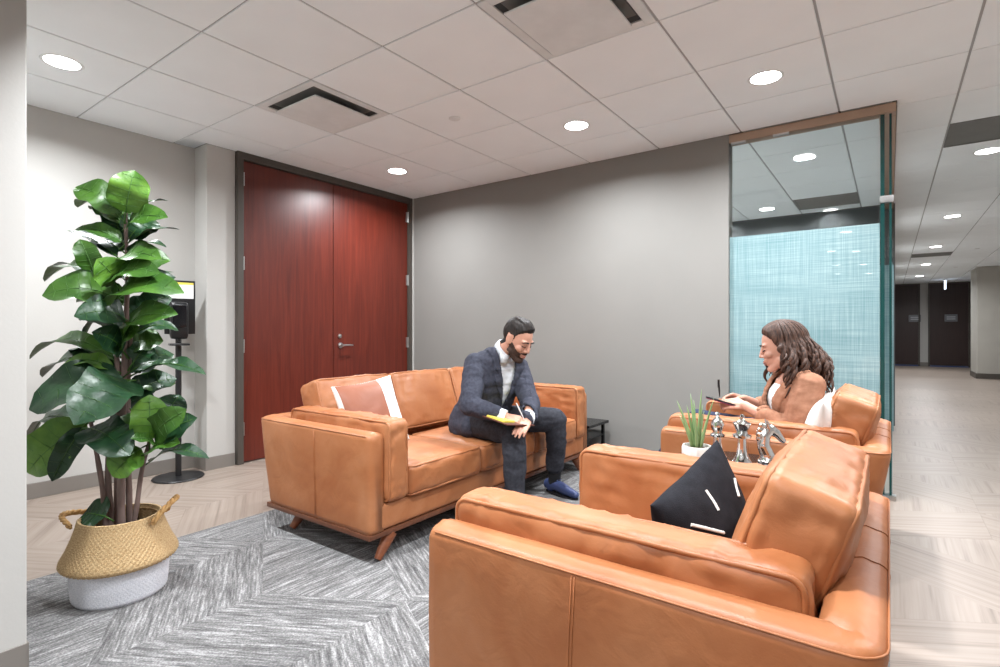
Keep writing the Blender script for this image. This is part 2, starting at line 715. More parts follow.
    # leaves: darker top, paler vein colour by noise
    for nm, a, b in (('leaf_dark', srgb(20, 50, 30), srgb(34, 68, 38)), ('leaf_mid', srgb(42, 78, 24), srgb(64, 102, 32)), ('leaf_light', srgb(68, 112, 36), srgb(98, 140, 50))):
        t = NT(nm)
        v = t.coords(rnd=True)
        f = t.noise(v, 14, 3)
        b_ = t.bsdf(t.ramp(f, [(0.35, a), (0.65, b)]), 0.4, 0, t.bump(t.noise(v, 30, 2), 0.3, 0.01), 0.45)
    plain('leaf_vein', srgb(72, 112, 50), 0.5)


mk_special()

# ------------------------------------------------------------------ the setting
LW, DW, GW = -4.48, -4.285, 4.2          # left wall x, door wall x, grey wall y
GLX = -0.965                             # where the grey wall ends and the glass begins
CORX = 0.035                             # glass corner x
RW, FAR, BACK = 3.2, 20.9, -10.0
ROOM2 = 7.58                             # far wall of the room behind the glass

floor = struct('floor', MB().box((-0.7, 5.4, -0.03), (8.2, 31.6, 0.05)), 'plenum', 'pale limed wood-look floor running from the lounge down the corridor')
floor.data.materials[0] = MATS['wall_taupe']


def rhombi(L, x0, x1, y0, y1):
    """tumbling-block layout: yields (polygon, stripe angle)"""
    def e(d):
        return (L * math.cos(math.radians(d)), L * math.sin(math.radians(d)))
    w, h = math.sqrt(3) * L, 1.5 * L
    for r in range(int(y0 / h) - 2, int(y1 / h) + 3):
        for c in range(int(x0 / w) - 2, int(x1 / w) + 3):
            cx, cy = c * w + (w / 2 if r % 2 else 0), r * h
            for a, b, ang in ((90, 210, 30), (330, 90, 150), (210, 330, 90)):
                u, v = e(a), e(b)
                p = [(cx, cy), (cx + u[0], cy + u[1]), (cx + u[0] + v[0], cy + u[1] + v[1]), (cx + v[0], cy + v[1])]
                q = clip_poly(p, x0, x1, y0, y1)
                if len(q) > 2:
                    ar = abs(sum(q[i - 1][0] * q[i][1] - q[i][0] * q[i - 1][1] for i in range(len(q)))) / 2
                    if ar > 0.004:
                        yield q, ang


def lay(parent, name, mat, L, rects, z0, z1, gap):
    cache = {}
    for (x0, x1, y0, y1) in rects:
        for q, ang in rhombi(L, x0, x1, y0, y1):
            cx = sum(p[0] for p in q) / len(q)
            cy = sum(p[1] for p in q) / len(q)
            ca, sa = math.cos(math.radians(-ang)), math.sin(math.radians(-ang))
            ar = sum(q[i - 1][0] * q[i][1] - q[i][0] * q[i - 1][1] for i in range(len(q)))
            if ar < 0:
                q = q[::-1]
            loc = []
            for p in q:
                dx, dy = p[0] - cx, p[1] - cy
                d = math.hypot(dx, dy)
                k = max(0, 1 - gap / max(d, 1e-4))
                loc.append((round((dx * ca - dy * sa) * k, 4), round((dx * sa + dy * ca) * k, 4)))
            key = (ang, tuple(loc))
            if key not in cache:
                n = len(loc)
                m = MB()
                ins = 0.9985
                m.v = [(x, y, z0) for x, y in loc] + [(x, y, z1 - 0.0003) for x, y in loc] + [(x * ins, y * ins, z1) for x, y in loc]
                m.f = [tuple(range(n))[::-1], tuple(range(2 * n, 3 * n))]
                for i in range(n):
                    j = (i + 1) % n
                    m.f += [(i, j, n + j, n + i), (n + i, n + j, 2 * n + j, 2 * n + i)]
                cache[key] = m.mesh(name)
            link(name, cache[key], mat, parent, False, (cx, cy, 0), (0, 0, math.radians(ang)))


lay(floor, 'floor_plank', 'floor_plank', 0.5, [(-4.48, -3.0, 0.35, 4.2), (0.0, 3.2, -0.6, 13.0)], -0.006, 0.0, 0.0002)
fo = struct('trim_6', MB().box((1.6, 16.95, -0.003), (3.2, 7.9, 0.006)), 'floor_plank', 'far end of the pale corridor floor')
fo.name = 'floor_far'
# hall floor behind the opening and below the carpet edge
struct('floor_hall', MB().box((0.5, -5.3, -0.003), (5.4, 9.4, 0.006)), 'floor_plank', 'pale floor of the hall behind the opening')

carpet = struct('floor_carpet', MB().box((-1.5, 1.8, -0.003), (3.0, 4.8, 0.006)), 'plenum', 'grey striped carpet inset under the seating group')
lay(carpet, 'carpet_tile', 'carpet_tile', 0.6, [(-3.0, 0.0, -0.6, 4.2)], 0.0, 0.008, 0.0006)

# walls
struct('wall_left', MB().box((LW - 0.06, 1.1, CEIL / 2), (0.12, 1.9, CEIL)), 'wall_white', 'plain white side wall behind the potted fig')
m = MB()
m.box(((LW - 0.12 + DW) / 2, (2.01 + 2.235) / 2, CEIL / 2), (DW - LW + 0.12, 0.225, CEIL))
struct('wall_pilaster', m, 'wall_white', 'white wall return beside the red double door', bevel=0.004)
struct('wall_back', MB().box(((DW - 0.2 + GLX) / 2, GW + 0.06, CEIL / 2), (GLX - DW + 0.2, 0.12, CEIL)), 'wall_grey', 'grey painted wall behind the sofa')
struct('wall_jamb', MB().box((-2.285, -4.76, CEIL / 2), (0.17, 10.486, CEIL)), 'wall_white', 'white wall edge at the far left of the view', bevel=0.004)
struct('wall_front', MB().box((-3.4, 0.24, CEIL / 2), (2.1, 0.12, CEIL)), 'wall_white', 'white wall closing the plant corner')
struct('wall_right', MB().box((RW + 0.06, 5.5, CEIL / 2), (0.12, 31, CEIL)), 'wall_white', 'long white corridor wall')
struct('wall_hall', MB().box((0.5, BACK - 0.06, CEIL / 2), (5.6, 0.12, CEIL)), 'wall_white', 'white wall at the end of the hall')
struct('wall_far', MB().box((1.3, FAR + 0.1, CEIL / 2), (4.0, 0.12, CEIL)), 'wall_white', 'white wall at the far end of the corridor')
struct('wall_corner', MB().box((2.4, 16.75, CEIL / 2), (1.6, 1.1, CEIL)), 'wall_taupe', 'beige wall corner projecting into the corridor', bevel=0.02)
struct('wall_room', MB().box((-1.5, ROOM2 + 0.06, CEIL / 2), (3.1, 0.12, CEIL)), 'wall_dark', 'dark grey wall of the room behind the glass')
struct('wall_room_side', MB().box((-3.0, (GW + ROOM2) / 2, CEIL / 2), (0.12, ROOM2 - GW - 0.1, CEIL)), 'wall_white', 'white side wall of the room behind the glass')
struct('wall_corridor', MB().box((CORX - 0.05, (ROOM2 + FAR) / 2 + 0.06, CEIL / 2), (0.1, FAR - ROOM2 - 0.1, CEIL)), 'wall_white', 'white wall lining the left of the corridor')
struct('floor_room', MB().box((-1.5, (GW + ROOM2) / 2, -0.002), (2.9, ROOM2 - GW - 0.1, 0.006)), 'wall_white', 'pale floor of the room behind the glass')
struct('trim_1', MB().box((0.5, 0.66, 2.44), (5.4, 0.3, 0.2)), 'wall_dark', 'dark header beam over the opening behind the camera')


def baseboard(name, c, s, label):
    m = MB()
    m.box(c, s)
    return struct(name, m, 'baseboard', label, bevel=0.003)


baseboard('baseboard_left', (LW + 0.007, 1.16, 0.05), (0.014, 1.7, 0.1), 'taupe rubber baseboard along the white side wall')
m = MB()
m.box(((LW + DW) / 2 + 0.007, 2.003, 0.05), (DW - LW + 0.014, 0.014, 0.1))
m.box((DW + 0.007, 2.117, 0.05), (0.014, 0.214, 0.1))
struct('baseboard_pilaster', m, 'baseboard', 'taupe baseboard wrapping the wall return by the door')
baseboard('baseboard_back', ((DW + GLX) / 2, GW - 0.007, 0.05), (GLX - DW - 0.05, 0.014, 0.1), 'taupe baseboard below the grey wall')
m = MB()
m.box((-2.197, -4.76, 0.05), (0.006, 10.484, 0.1))
m.box((-2.285, 0.485, 0.05), (0.17, 0.006, 0.1))
struct('baseboard_jamb', m, 'baseboard', 'taupe baseboard on the wall edge at far left')
m = MB()
m.box((1.593, 16.75, 0.06), (0.016, 1.12, 0.12))
m.box((2.4, 16.193, 0.06), (1.62, 0.016, 0.12))
struct('baseboard_corner', m, 'doorframe', 'dark baseboard round the beige wall corner')
baseboard('baseboard_far', (0.855, FAR + 0.03, 0.06), (0.195, 0.016, 0.12), 'dark baseboard between the far doors')

# ceiling
ceiling = struct('ceiling', MB().box((-0.7, 5.4, CEIL + 0.05), (8.4, 31.6, 0.06)), 'plenum', 'white suspended ceiling of square tiles in a metal grid')
struct('ceiling_hall', MB().box((0.5, -5.6, CEIL + 0.012), (5.4, 8.8, 0.015)), 'ceiling_tile', 'white ceiling of the hall behind the opening')
GX, GY, TS = -0.88, 3.077, 0.61
SPECIAL = {(-4, -2), (-1, -2), (2, 3), (2, 16), (0, 6)}


def tile_mesh(x0, x1, y0, y1):
    m = MB()
    cx, cy = (x0 + x1) / 2, (y0 + y1) / 2
    hx, hy = (x1 - x0) / 2, (y1 - y0) / 2
    z0, z1, b = CEIL, CEIL + 0.016, 0.002
    m.v = [(sx * (hx - b), sy * (hy - b), z0) for sx, sy in ((-1, -1), (1, -1), (1, 1), (-1, 1))]
    m.v += [(sx * hx, sy * hy, z0 + b) for sx, sy in ((-1, -1), (1, -1), (1, 1), (-1, 1))]
    m.v += [(sx * hx, sy * hy, z1) for sx, sy in ((-1, -1), (1, -1), (1, 1), (-1, 1))]
    m.f = [(3, 2, 1, 0), (8, 9, 10, 11)]
    for o in (0, 4):
        for i in range(4):
            j = (i + 1) % 4
            m.f.append((o + i, o + j, o + 4 + j, o + 4 + i))
    return m.mesh('ceiling_tile'), (cx, cy, 0)


TILE_CACHE = {}
G = 0.006


def put_tile(x0, x1, y0, y1):
    if x1 - x0 < 0.03 or y1 - y0 < 0.03:
        return
    k = (round(x1 - x0, 3), round(y1 - y0, 3))
    if k not in TILE_CACHE:
        TILE_CACHE[k] = tile_mesh(x0, x1, y0, y1)[0]
    link('ceiling_tile', TILE_CACHE[k], 'ceiling_tile', ceiling, False, ((x0 + x1) / 2, (y0 + y1) / 2, 0))


for i in range(-7, 7):
    for j in range(-7, 30):
        x0, x1 = GX + i * TS + G, GX + (i + 1) * TS - G
        y0, y1 = GY + j * TS + G * 0.7, GY + (j + 1) * TS - G * 0.7
        if (i, j) in SPECIAL:
            continue
        if y1 > FAR:
            y1 = FAR
        if y0 >= FAR - 0.05:
            continue
        x1 = min(x1, RW)
        xl = LW if y1 < 2.1 else DW
        if y0 < GW:
            if y1 < 0.35 and x0 < -2.4:
                continue
            yy = y1 if (y1 <= GW or x0 > 0.3) else GW
            put_tile(max(x0, xl), x1, y0, yy)
            if x0 < DW and y0 < 2.0 < y1 and y1 >= 2.1:
                put_tile(LW, DW - 0.001, y0, 2.008)
            if yy == GW and x1 > -2.8:
                put_tile(max(x0, -2.94), min(x1, CORX - 0.02), GW + 0.1 if x0 < GLX else GW + 0.05, y1)
                if x1 > CORX + 0.02:
                    put_tile(CORX + 0.004, x1, GW, y1)
        else:
            if y0 < ROOM2 and x0 < CORX and x1 > -2.9:
                put_tile(max(x0, -2.94), min(x1, CORX - 0.02), y0, min(y1, ROOM2))
            if x1 > CORX + 0.05:
                put_tile(max(x0, CORX + 0.004), x1, y0, y1)
for i in range(-6, 7):
    x = GX + i * TS
    if x > RW:
        continue
    if x < CORX:
        MB().box((x, 1.5 + 0.0, CEIL + 0.009), (0.022, 5.4, 0.006)).build('grid_bar', 'tbar', ceiling, False)
        if x > -3:
            MB().box((x, (GW + ROOM2) / 2 + 0.06, CEIL + 0.009), (0.022, ROOM2 - GW - 0.12, 0.006)).build('grid_bar', 'tbar', ceiling, False)
    else:
        MB().box((x, 9.8, CEIL + 0.009), (0.022, 22.1, 0.006)).build('grid_bar', 'tbar', ceiling, False)
for j in range(-7, 30):
    y = GY + j * TS
    if y < GW:
        MB().box(((LW + RW) / 2 if y > 0.35 else 0.5, y, CEIL + 0.0095), (RW - LW if y > 0.35 else 5.4, 0.02, 0.006)).build('grid_bar', 'tbar', ceiling, False)
    elif y < FAR:
        MB().box(((CORX + RW) / 2, y, CEIL + 0.0095), (RW - CORX, 0.02, 0.006)).build('grid_bar', 'tbar', ceiling, False)
        if y < ROOM2:
            MB().box(((-2.94 + CORX) / 2, y, CEIL + 0.0095), (2.94, 0.02, 0.006)).build('grid_bar', 'tbar', ceiling, False)


def tile_c(i, j):
    return (GX + (i + 0.5) * TS, GY + (j + 0.5) * TS)


def diffuser(i, j, label):
    x, y = tile_c(i, j)
    t = thing('air_diffuser', label, 'air vent', (x, y, CEIL), 0, 'square ceiling air diffusers')
    m = MB()
    o, w = 0.300, 0.05
    for sx, sy, lx, ly in ((-1, 0, w, 2 * o), (1, 0, w, 2 * o), (0, -1, 2 * o - 2 * w, w), (0, 1, 2 * o - 2 * w, w)):
        m.box((sx * (o - w / 2), sy * (o - w / 2), 0.003), (lx, ly, 0.012))
    m.build('vent_frame', 'vent', t, False, bevel=0.003)
    # funnel rising from the frame
    a, b, h = o - w, 0.16, 0.075
    m = MB()
    m.v = [(sx * a, sy * a, 0.004) for sx, sy in ((-1, -1), (1, -1), (1, 1), (-1, 1))] + [(sx * b, sy * b, h) for sx, sy in ((-1, -1), (1, -1), (1, 1), (-1, 1))]
    m.f = [(i_, (i_ + 1) % 4, 4 + (i_ + 1) % 4, 4 + i_) for i_ in range(4)] + [(7, 6, 5, 4)]
    m.build('vent_throat', 'vent_dark', t, False)
    MB().rbox((0, 0, -0.032), (0.43, 0.43, 0.012), 0.004, n=3).build('vent_plaque', 'vent', t)
    m = MB()
    for sx in (-1, 1):
        for sy in (-1, 1):
            m.box((sx * 0.12, sy * 0.12, 0.04), (0.012, 0.012, 0.08))
    m.build('vent_bracket', 'vent_dark', t, False)['kind'] = 'stuff'
    return t


diffuser(-4, -2, 'square white air diffuser with dark slot above the red double door')
diffuser(-1, -2, 'large square white air diffuser cut off by the top of the view')


def return_panel(i, j, label):
    x, y = tile_c(i, j)
    t = thing('return_grille', label, 'air vent', (x, y, CEIL), 0)
    MB().box((0, 0, 0.008), (0.59, 0.59, 0.008)).build('grille_face', 'return_panel', t, False)
    m = MB()
    for s in (-1, 1):
        m.box((s * 0.29, 0, 0.003), (0.018, 0.596, 0.008))
        m.box((0, s * 0.29, 0.003), (0.562, 0.018, 0.008))
    m.build('grille_frame', 'return_panel', t, False)


return_panel(2, 3, 'dark grey perforated return panel at the right edge of the ceiling')
return_panel(2, 16, 'dark return panel far down the corridor ceiling')
return_panel(0, 6, 'dark return panel seen through the top of the glass')


def downlight(x, y, label, w=LAMP_W):
    t = thing('downlight', label, 'ceiling light', (x, y, CEIL), 0, 'recessed round downlights')
    m = MB()
    m.lathe([(0.078, -0.001), (0.093, -0.003), (0.096, 0.0), (0.096, 0.004), (0.078, 0.004)], seg=28)
    m.f = m.f[:-2]
    m.build('trim_ring', 'vent', t)
    MB().lathe([(0.079, 0.0), (0.079, -0.002), (0.001, -0.003)], seg=28).build('lens', 'lamp_lens', t)
    ld = bpy.data.lights.new('lamp', 'AREA')
    ld.shape = 'DISK'
    ld.size = 0.15
    ld.energy = w
    ld.color = (0.93, 0.965, 1.0)
    ld.spread = math.radians(158)
    lo = bpy.data.objects.new('lamp', ld)
    COL.objects.link(lo)
    lo.parent = t
    lo.location = (0, 0, -0.012)
    return t


cX = [GX + (k + 0.5) * TS for k in range(-7, 7)]
cY0 = GY + 0.5 * TS
for x, y, lb in (
        (-3.625, 0.942, 'bright round downlight in the ceiling at upper left, near the white wall'),
        (-3.625, cY0, 'round downlight in the ceiling above the right leaf of the red door'),
        (-1.795, cY0, 'round downlight in the ceiling above the seated man'),
        (-0.575, cY0, 'bright round downlight in the ceiling just before the glass partition'),
        (0.645, cY0 + 4 * TS, 'nearest corridor downlight, cut by the right edge of the view'),
        (0.645, cY0 + 9 * TS, 'second corridor downlight counted from the camera'),
        (0.645, cY0 + 14 * TS, 'third corridor downlight counted from the camera'),
        (0.645, cY0 + 19 * TS, 'fourth corridor downlight counted from the camera'),
        (0.645, cY0 + 24 * TS, 'farthest corridor downlight, before the dark end doors'),
        (-1.185, cY0 + 6 * TS, 'downlight of the room behind the glass'),
        (-2.405, cY0 + 3 * TS, 'unseen downlight added to brighten the room behind the glass, nearer to the grey wall'),  # added lamp, out of view, brightens the room behind the glass
        (-2.405, cY0 + 6 * TS, 'unseen downlight added to brighten the room behind the glass, farther from the grey wall'),  # added out of view as well, lifts the ceiling seen through the glass
        (-1.795, cY0 + 2 * TS, 'unseen downlight added as fill close to the back of the grey wall'),  # extra fill lamp for the glass room, hidden by the grey wall
        (-1.795, cY0 + 3 * TS, 'unseen downlight added as fill behind the grey wall near the glass'),  # another added fill lamp, unseen, for the room behind the glass
        (-1.795, 0.942, 'downlight overhead, mirrored in the glass'),
        (-0.575, 0.942, 'downlight over the nearer armchair, mirrored in the glass'),
        (0.645, cY0 - 1 * TS, 'downlight over the corridor beside the armchairs'),
        (-0.52, -0.9, 'nearest hall downlight mirrored high in the teal film'),
        (-0.50, -3.3, 'second hall downlight mirrored in the right row on the film'),
        (-0.46, -5.7, 'third hall downlight mirrored in the right row on the film'),
        (-0.42, -8.0, 'last hall downlight mirrored in the right row on the film'),
        (-0.85, -3.0, 'first hall downlight mirrored in the left row on the film'),
        (-0.95, -5.5, 'second hall downlight mirrored in the left row on the film'),
        (-1.05, -7.6, 'last hall downlight mirrored in the left row on the film'),
        (1.25, -1.5, 'hall downlight behind the camera near the right wall'),
        (2.475, cY0 + 0 * TS, 'downlight near the right corridor wall')):
    downlight(x, y, lb, LAMP_W * (0.55 if (x < -1 and y > GW) else 0.72 if y < 0 else 1.0))

for x, y, lb in ((-2.405, 2.772, 'flat round sprinkler cover in the ceiling above the sofa'), (1.25, 12.6, 'round sprinkler cover in the corridor ceiling, nearer of two'), (1.22, 16.0, 'round sprinkler cover in the corridor ceiling, farther of two')):
    m = MB()
    m.lathe([(0.001, -0.008), (0.034, -0.008), (0.04, -0.004), (0.04, 0.004)], seg=20)
    o = m.build('sprinkler_cover', 'vent', None, True, (x, y, CEIL))
    tag(o, lb, 'sprinkler', 'sprinkler covers')

# red double door
door = thing('door_1', 'tall red-brown wooden double door with lever handle', None, (DW, 3.2, 0))
tag(door, kind='structure')
y0, y1 = 2.235, 4.185
m = MB()
m.box((-0.02, y0 + 0.025 - 3.2, CEIL / 2), (0.12, 0.05, CEIL))
m.box((-0.02, y1 - 0.02 - 3.2, CEIL / 2), (0.12, 0.04, CEIL))
m.box((-0.02, (y0 + y1) / 2 - 3.2, CEIL - 0.03), (0.12, y1 - y0 - 0.09, 0.06))
m.box((-0.06, (y0 + y1) / 2 - 3.2, CEIL / 2), (0.02, y1 - y0 - 0.05, CEIL - 0.02))
m.build('door_frame', 'doorframe', door, False, bevel=0.003)
MB().box((0.0, y1 + 0.0075 - 3.2, CEIL / 2), (0.1, 0.014, CEIL)).build('casing_strip', 'wall_white', door, False)
for a, b, hs in ((y0 + 0.054, 3.172, y0 + 0.045), (3.178, y1 - 0.044, y1 - 0.038)):
    lf = MB().box((-0.018, (a + b) / 2 - 3.2, (CEIL - 0.06) / 2 + 0.004), (0.045, b - a, CEIL - 0.072)).build('door_leaf', 'mahogany', door, False, bevel=0.002)
    for z in (2.33, 1.64, 0.96, 0.28):
        m = MB()
        m.tube([(0.014, hs - 3.2, z - 0.057), (0.014, hs - 3.2, z + 0.057)], 0.009, 10)
        m.box((0.007, hs - 3.2 + (0.012 if hs < 3 else -0.012), z), (0.006, 0.03, 0.11))
        m.build('hinge', 'steel', lf, True)
    if hs > 3:
        hd = MB()
        hd.lathe([(0.026, 0), (0.026, 0.008), (0.012, 0.012), (0.012, 0.045)], (0.005, 3.255 - 3.2, 0.945), 18, (0, PI / 2, 0))
        hd.tube([(0.05, 3.25 - 3.2, 0.945), (0.052, 3.3 - 3.2, 0.947), (0.05, 3.355 - 3.2, 0.945), (0.046, 3.375 - 3.2, 0.944)], [0.009, 0.009, 0.008, 0.006], 10)
        hd.build('lever_handle', 'steel', lf)
        MB().lathe([(0.02, 0), (0.02, 0.008), (0.013, 0.012), (0.001, 0.013)], (0.005, 3.248 - 3.2, 1.035), 16, (0, PI / 2, 0)).build('lock_cylinder', 'steel', lf)

# glass partition beside the grey wall
win = thing('window_1', 'clear glass partition with woven teal film on its lower part', None, (0, GW, 0))
tag(win, kind='structure')
MB().box(((GLX + CORX) / 2, 0.055, 2.508), (CORX - GLX + 0.0, 0.09, 0.06)).build('header_channel', 'bronze', win, False, bevel=0.003)
MB().box((CORX - 0.045, (ROOM2 - GW) / 2 + 0.1, 2.508), (0.09, ROOM2 - GW - 0.01, 0.06)).build('header_channel', 'bronze', win, False, bevel=0.003)
MB().box(((GLX + CORX) / 2, 0.055, 0.015), (CORX - GLX, 0.06, 0.03)).build('floor_channel', 'steel', win, False)
pane = MB().box(((GLX - 0.03 + CORX - 0.05) / 2, 0.04, 1.254), (CORX - GLX - 0.07, 0.012, 2.45)).build('pane', 'glass', win, False)
pane2 = MB().box((CORX - 0.03, 0.06 + (ROOM2 - GW) / 2, 1.254), (0.012, ROOM2 - GW - 0.04, 2.45)).build('pane', 'glass', win, False)
MB().box((CORX - 0.072, 0.04, 1.254), (0.022, 0.013, 2.45)).build('pane_edge', 'glass_edge', pane, False)
MB().box((CORX - 0.03, 0.045, 1.254), (0.013, 0.008, 2.45)).build('pane_edge', 'glass_edge', pane2, False)
MB().box(((GLX - 0.0 + CORX - 0.085) / 2, 0.0315, 0.905), (CORX - GLX - 0.088, 0.003, 1.75)).build('privacy_film', 'film', pane, False)
MB().box((CORX - 0.0215, 0.06 + (ROOM2 - GW) / 2, 0.78), (0.003, ROOM2 - GW - 0.06, 1.5)).build('privacy_film', 'film', pane2, False)
end_pane = MB().box((-0.03, ROOM2 - GW - 0.6, 1.254), (0.13, 0.012, 2.45)).build('pane', 'glass', win, False)
MB().box((-0.03, ROOM2 - GW - 0.609, 0.905), (0.13, 0.003, 1.75)).build('privacy_film', 'film', end_pane, False)
for z in (1.93,):
    MB().rbox((CORX - 0.05, 0.04, z), (0.075, 0.04, 0.045), 0.004, n=3).build('glass_clamp', 'steel', win)
for xx in (-0.9, -0.62):
    MB().box((xx, 0.02, 2.472), (0.1, 0.02, 0.014)).build('header_clip', 'steel', win, False)
MB().box((GLX - 0.006, 0.04, 1.254), (0.012, 0.05, 2.45)).build('wall_channel', 'steel', win, False)

# dark doors at the end of the corridor
for n, (a, b, lb) in enumerate(((-0.2, 0.757, 'dark brown corridor end door partly hidden by the glass'), (0.952, 1.92, 'dark brown corridor end door beside the beige wall corner'))):
    d = thing('door_%d' % (n + 2), lb, None, ((a + b) / 2, FAR, 0))
    tag(d, kind='structure')
    w = b - a
    m = MB()
    for s in (-1, 1):
        m.box((s * (w / 2 - 0.02), 0.0, CEIL / 2), (0.04, 0.08, CEIL))
    m.box((0, 0, CEIL - 0.02), (w - 0.08, 0.08, 0.04))
    m.build('door_frame', 'doorframe', d, False)
    lf = MB().box((0, 0.01, (CEIL - 0.04) / 2 + 0.03), (w - 0.086, 0.045, CEIL - 0.07)).build('door_leaf', 'dark_door', d, False, bevel=0.004)
    MB().box((0, 0.0, 0.014), (w - 0.086, 0.05, 0.028)).build('threshold', 'blue_strip', d, False)
    pl = MB().rbox((0.05 if n else 0.35, -0.02, 1.47), (0.3, 0.012, 0.22), 0.004, n=2).build('door_plaque', 'plaque', lf)
    m = MB()
    m.box((pl.location.x + (0.05 if n else 0.35), -0.027, 1.5), (0.2, 0.003, 0.03))
    m.box((pl.location.x + (0.05 if n else 0.35), -0.027, 1.44), (0.2, 0.003, 0.03))
    m.build('plaque_bar', 'plaque_mark', lf, False)
ex = thing('exit_sign', 'small hanging lit sign seen edge-on before the end doors', 'sign', (1.27, 19.6, CEIL))
MB().box((0, 0, -0.015), (0.1, 0.3, 0.03)).build('sign_mount', 'vent', ex, False)
MB().box((0, 0, -0.16), (0.03, 0.3, 0.24)).build('sign_panel', 'exit_glow', ex, False, bevel=0.003)


# ------------------------------------------------------------------ leather seating
def loop_rr(hx, hy, r, n=6):
    """closed rounded rectangle in 2D"""
    out = []
    for cx, cy, a0 in ((hx - r, hy - r, 0), (-hx + r, hy - r, 90), (-hx + r, -hy + r, 180), (hx - r, -hy + r, 270)):
        for k in range(n + 1):
            a = math.radians(a0 + 90 * k / n)
            out.append((cx + r * math.cos(a), cy + r * math.sin(a)))
    # densify straight runs
    res = []
    for i in range(len(out)):
        a, b = out[i], out[(i + 1) % len(out)]
        d = math.hypot(b[0] - a[0], b[1] - a[1])
        k = max(1, int(d / 0.04))
        for q in range(k):
            res.append((lerp(a[0], b[0], q / k), lerp(a[1], b[1], q / k)))
    return res


def cushion(parent, name, c, s, r, axis, bulge, rot=None, seed=0.0, n=16, sides=(-1, 1), pucker=0.006, wrinkle=0.004):
    """boxed leather cushion with a piping loop on both faces of its thickness axis"""
    bl = [0.006, 0.006, 0.006]
    bl[axis] = bulge
    m = MB().rbox((0, 0, 0), s, r, n=n, bulge=bl, pucker=pucker, seed=seed, wrinkle=wrinkle)
    o = m.build(name, 'leather', parent, True, c, rot, sharp=180)
    a, b = (axis + 1) % 3, (axis + 2) % 3
    pm = MB()
    for sg in sides:
        k = r * 0.30
        lp = loop_rr(s[a] / 2 - k + 0.001, s[b] / 2 - k + 0.001, max(r * 1.0, 0.02))
        pts = []
        for u, v in lp:
            p = [0, 0, 0]
            p[axis] = sg * (s[axis] / 2 - k + 0.002)
            p[a], p[b] = u, v
            p = Vector(p)
            g = mnoise.noise(Vector((p.x * 9 + seed, p.y * 9, p.z * 9))) * 0.003
            p += p.normalized() * g
            pts.append(p)
        q = MB().tube(pts, 0.0062, 6, closed=True)
        q.build('piping', 'leather', o, True, sharp=180)
    return o


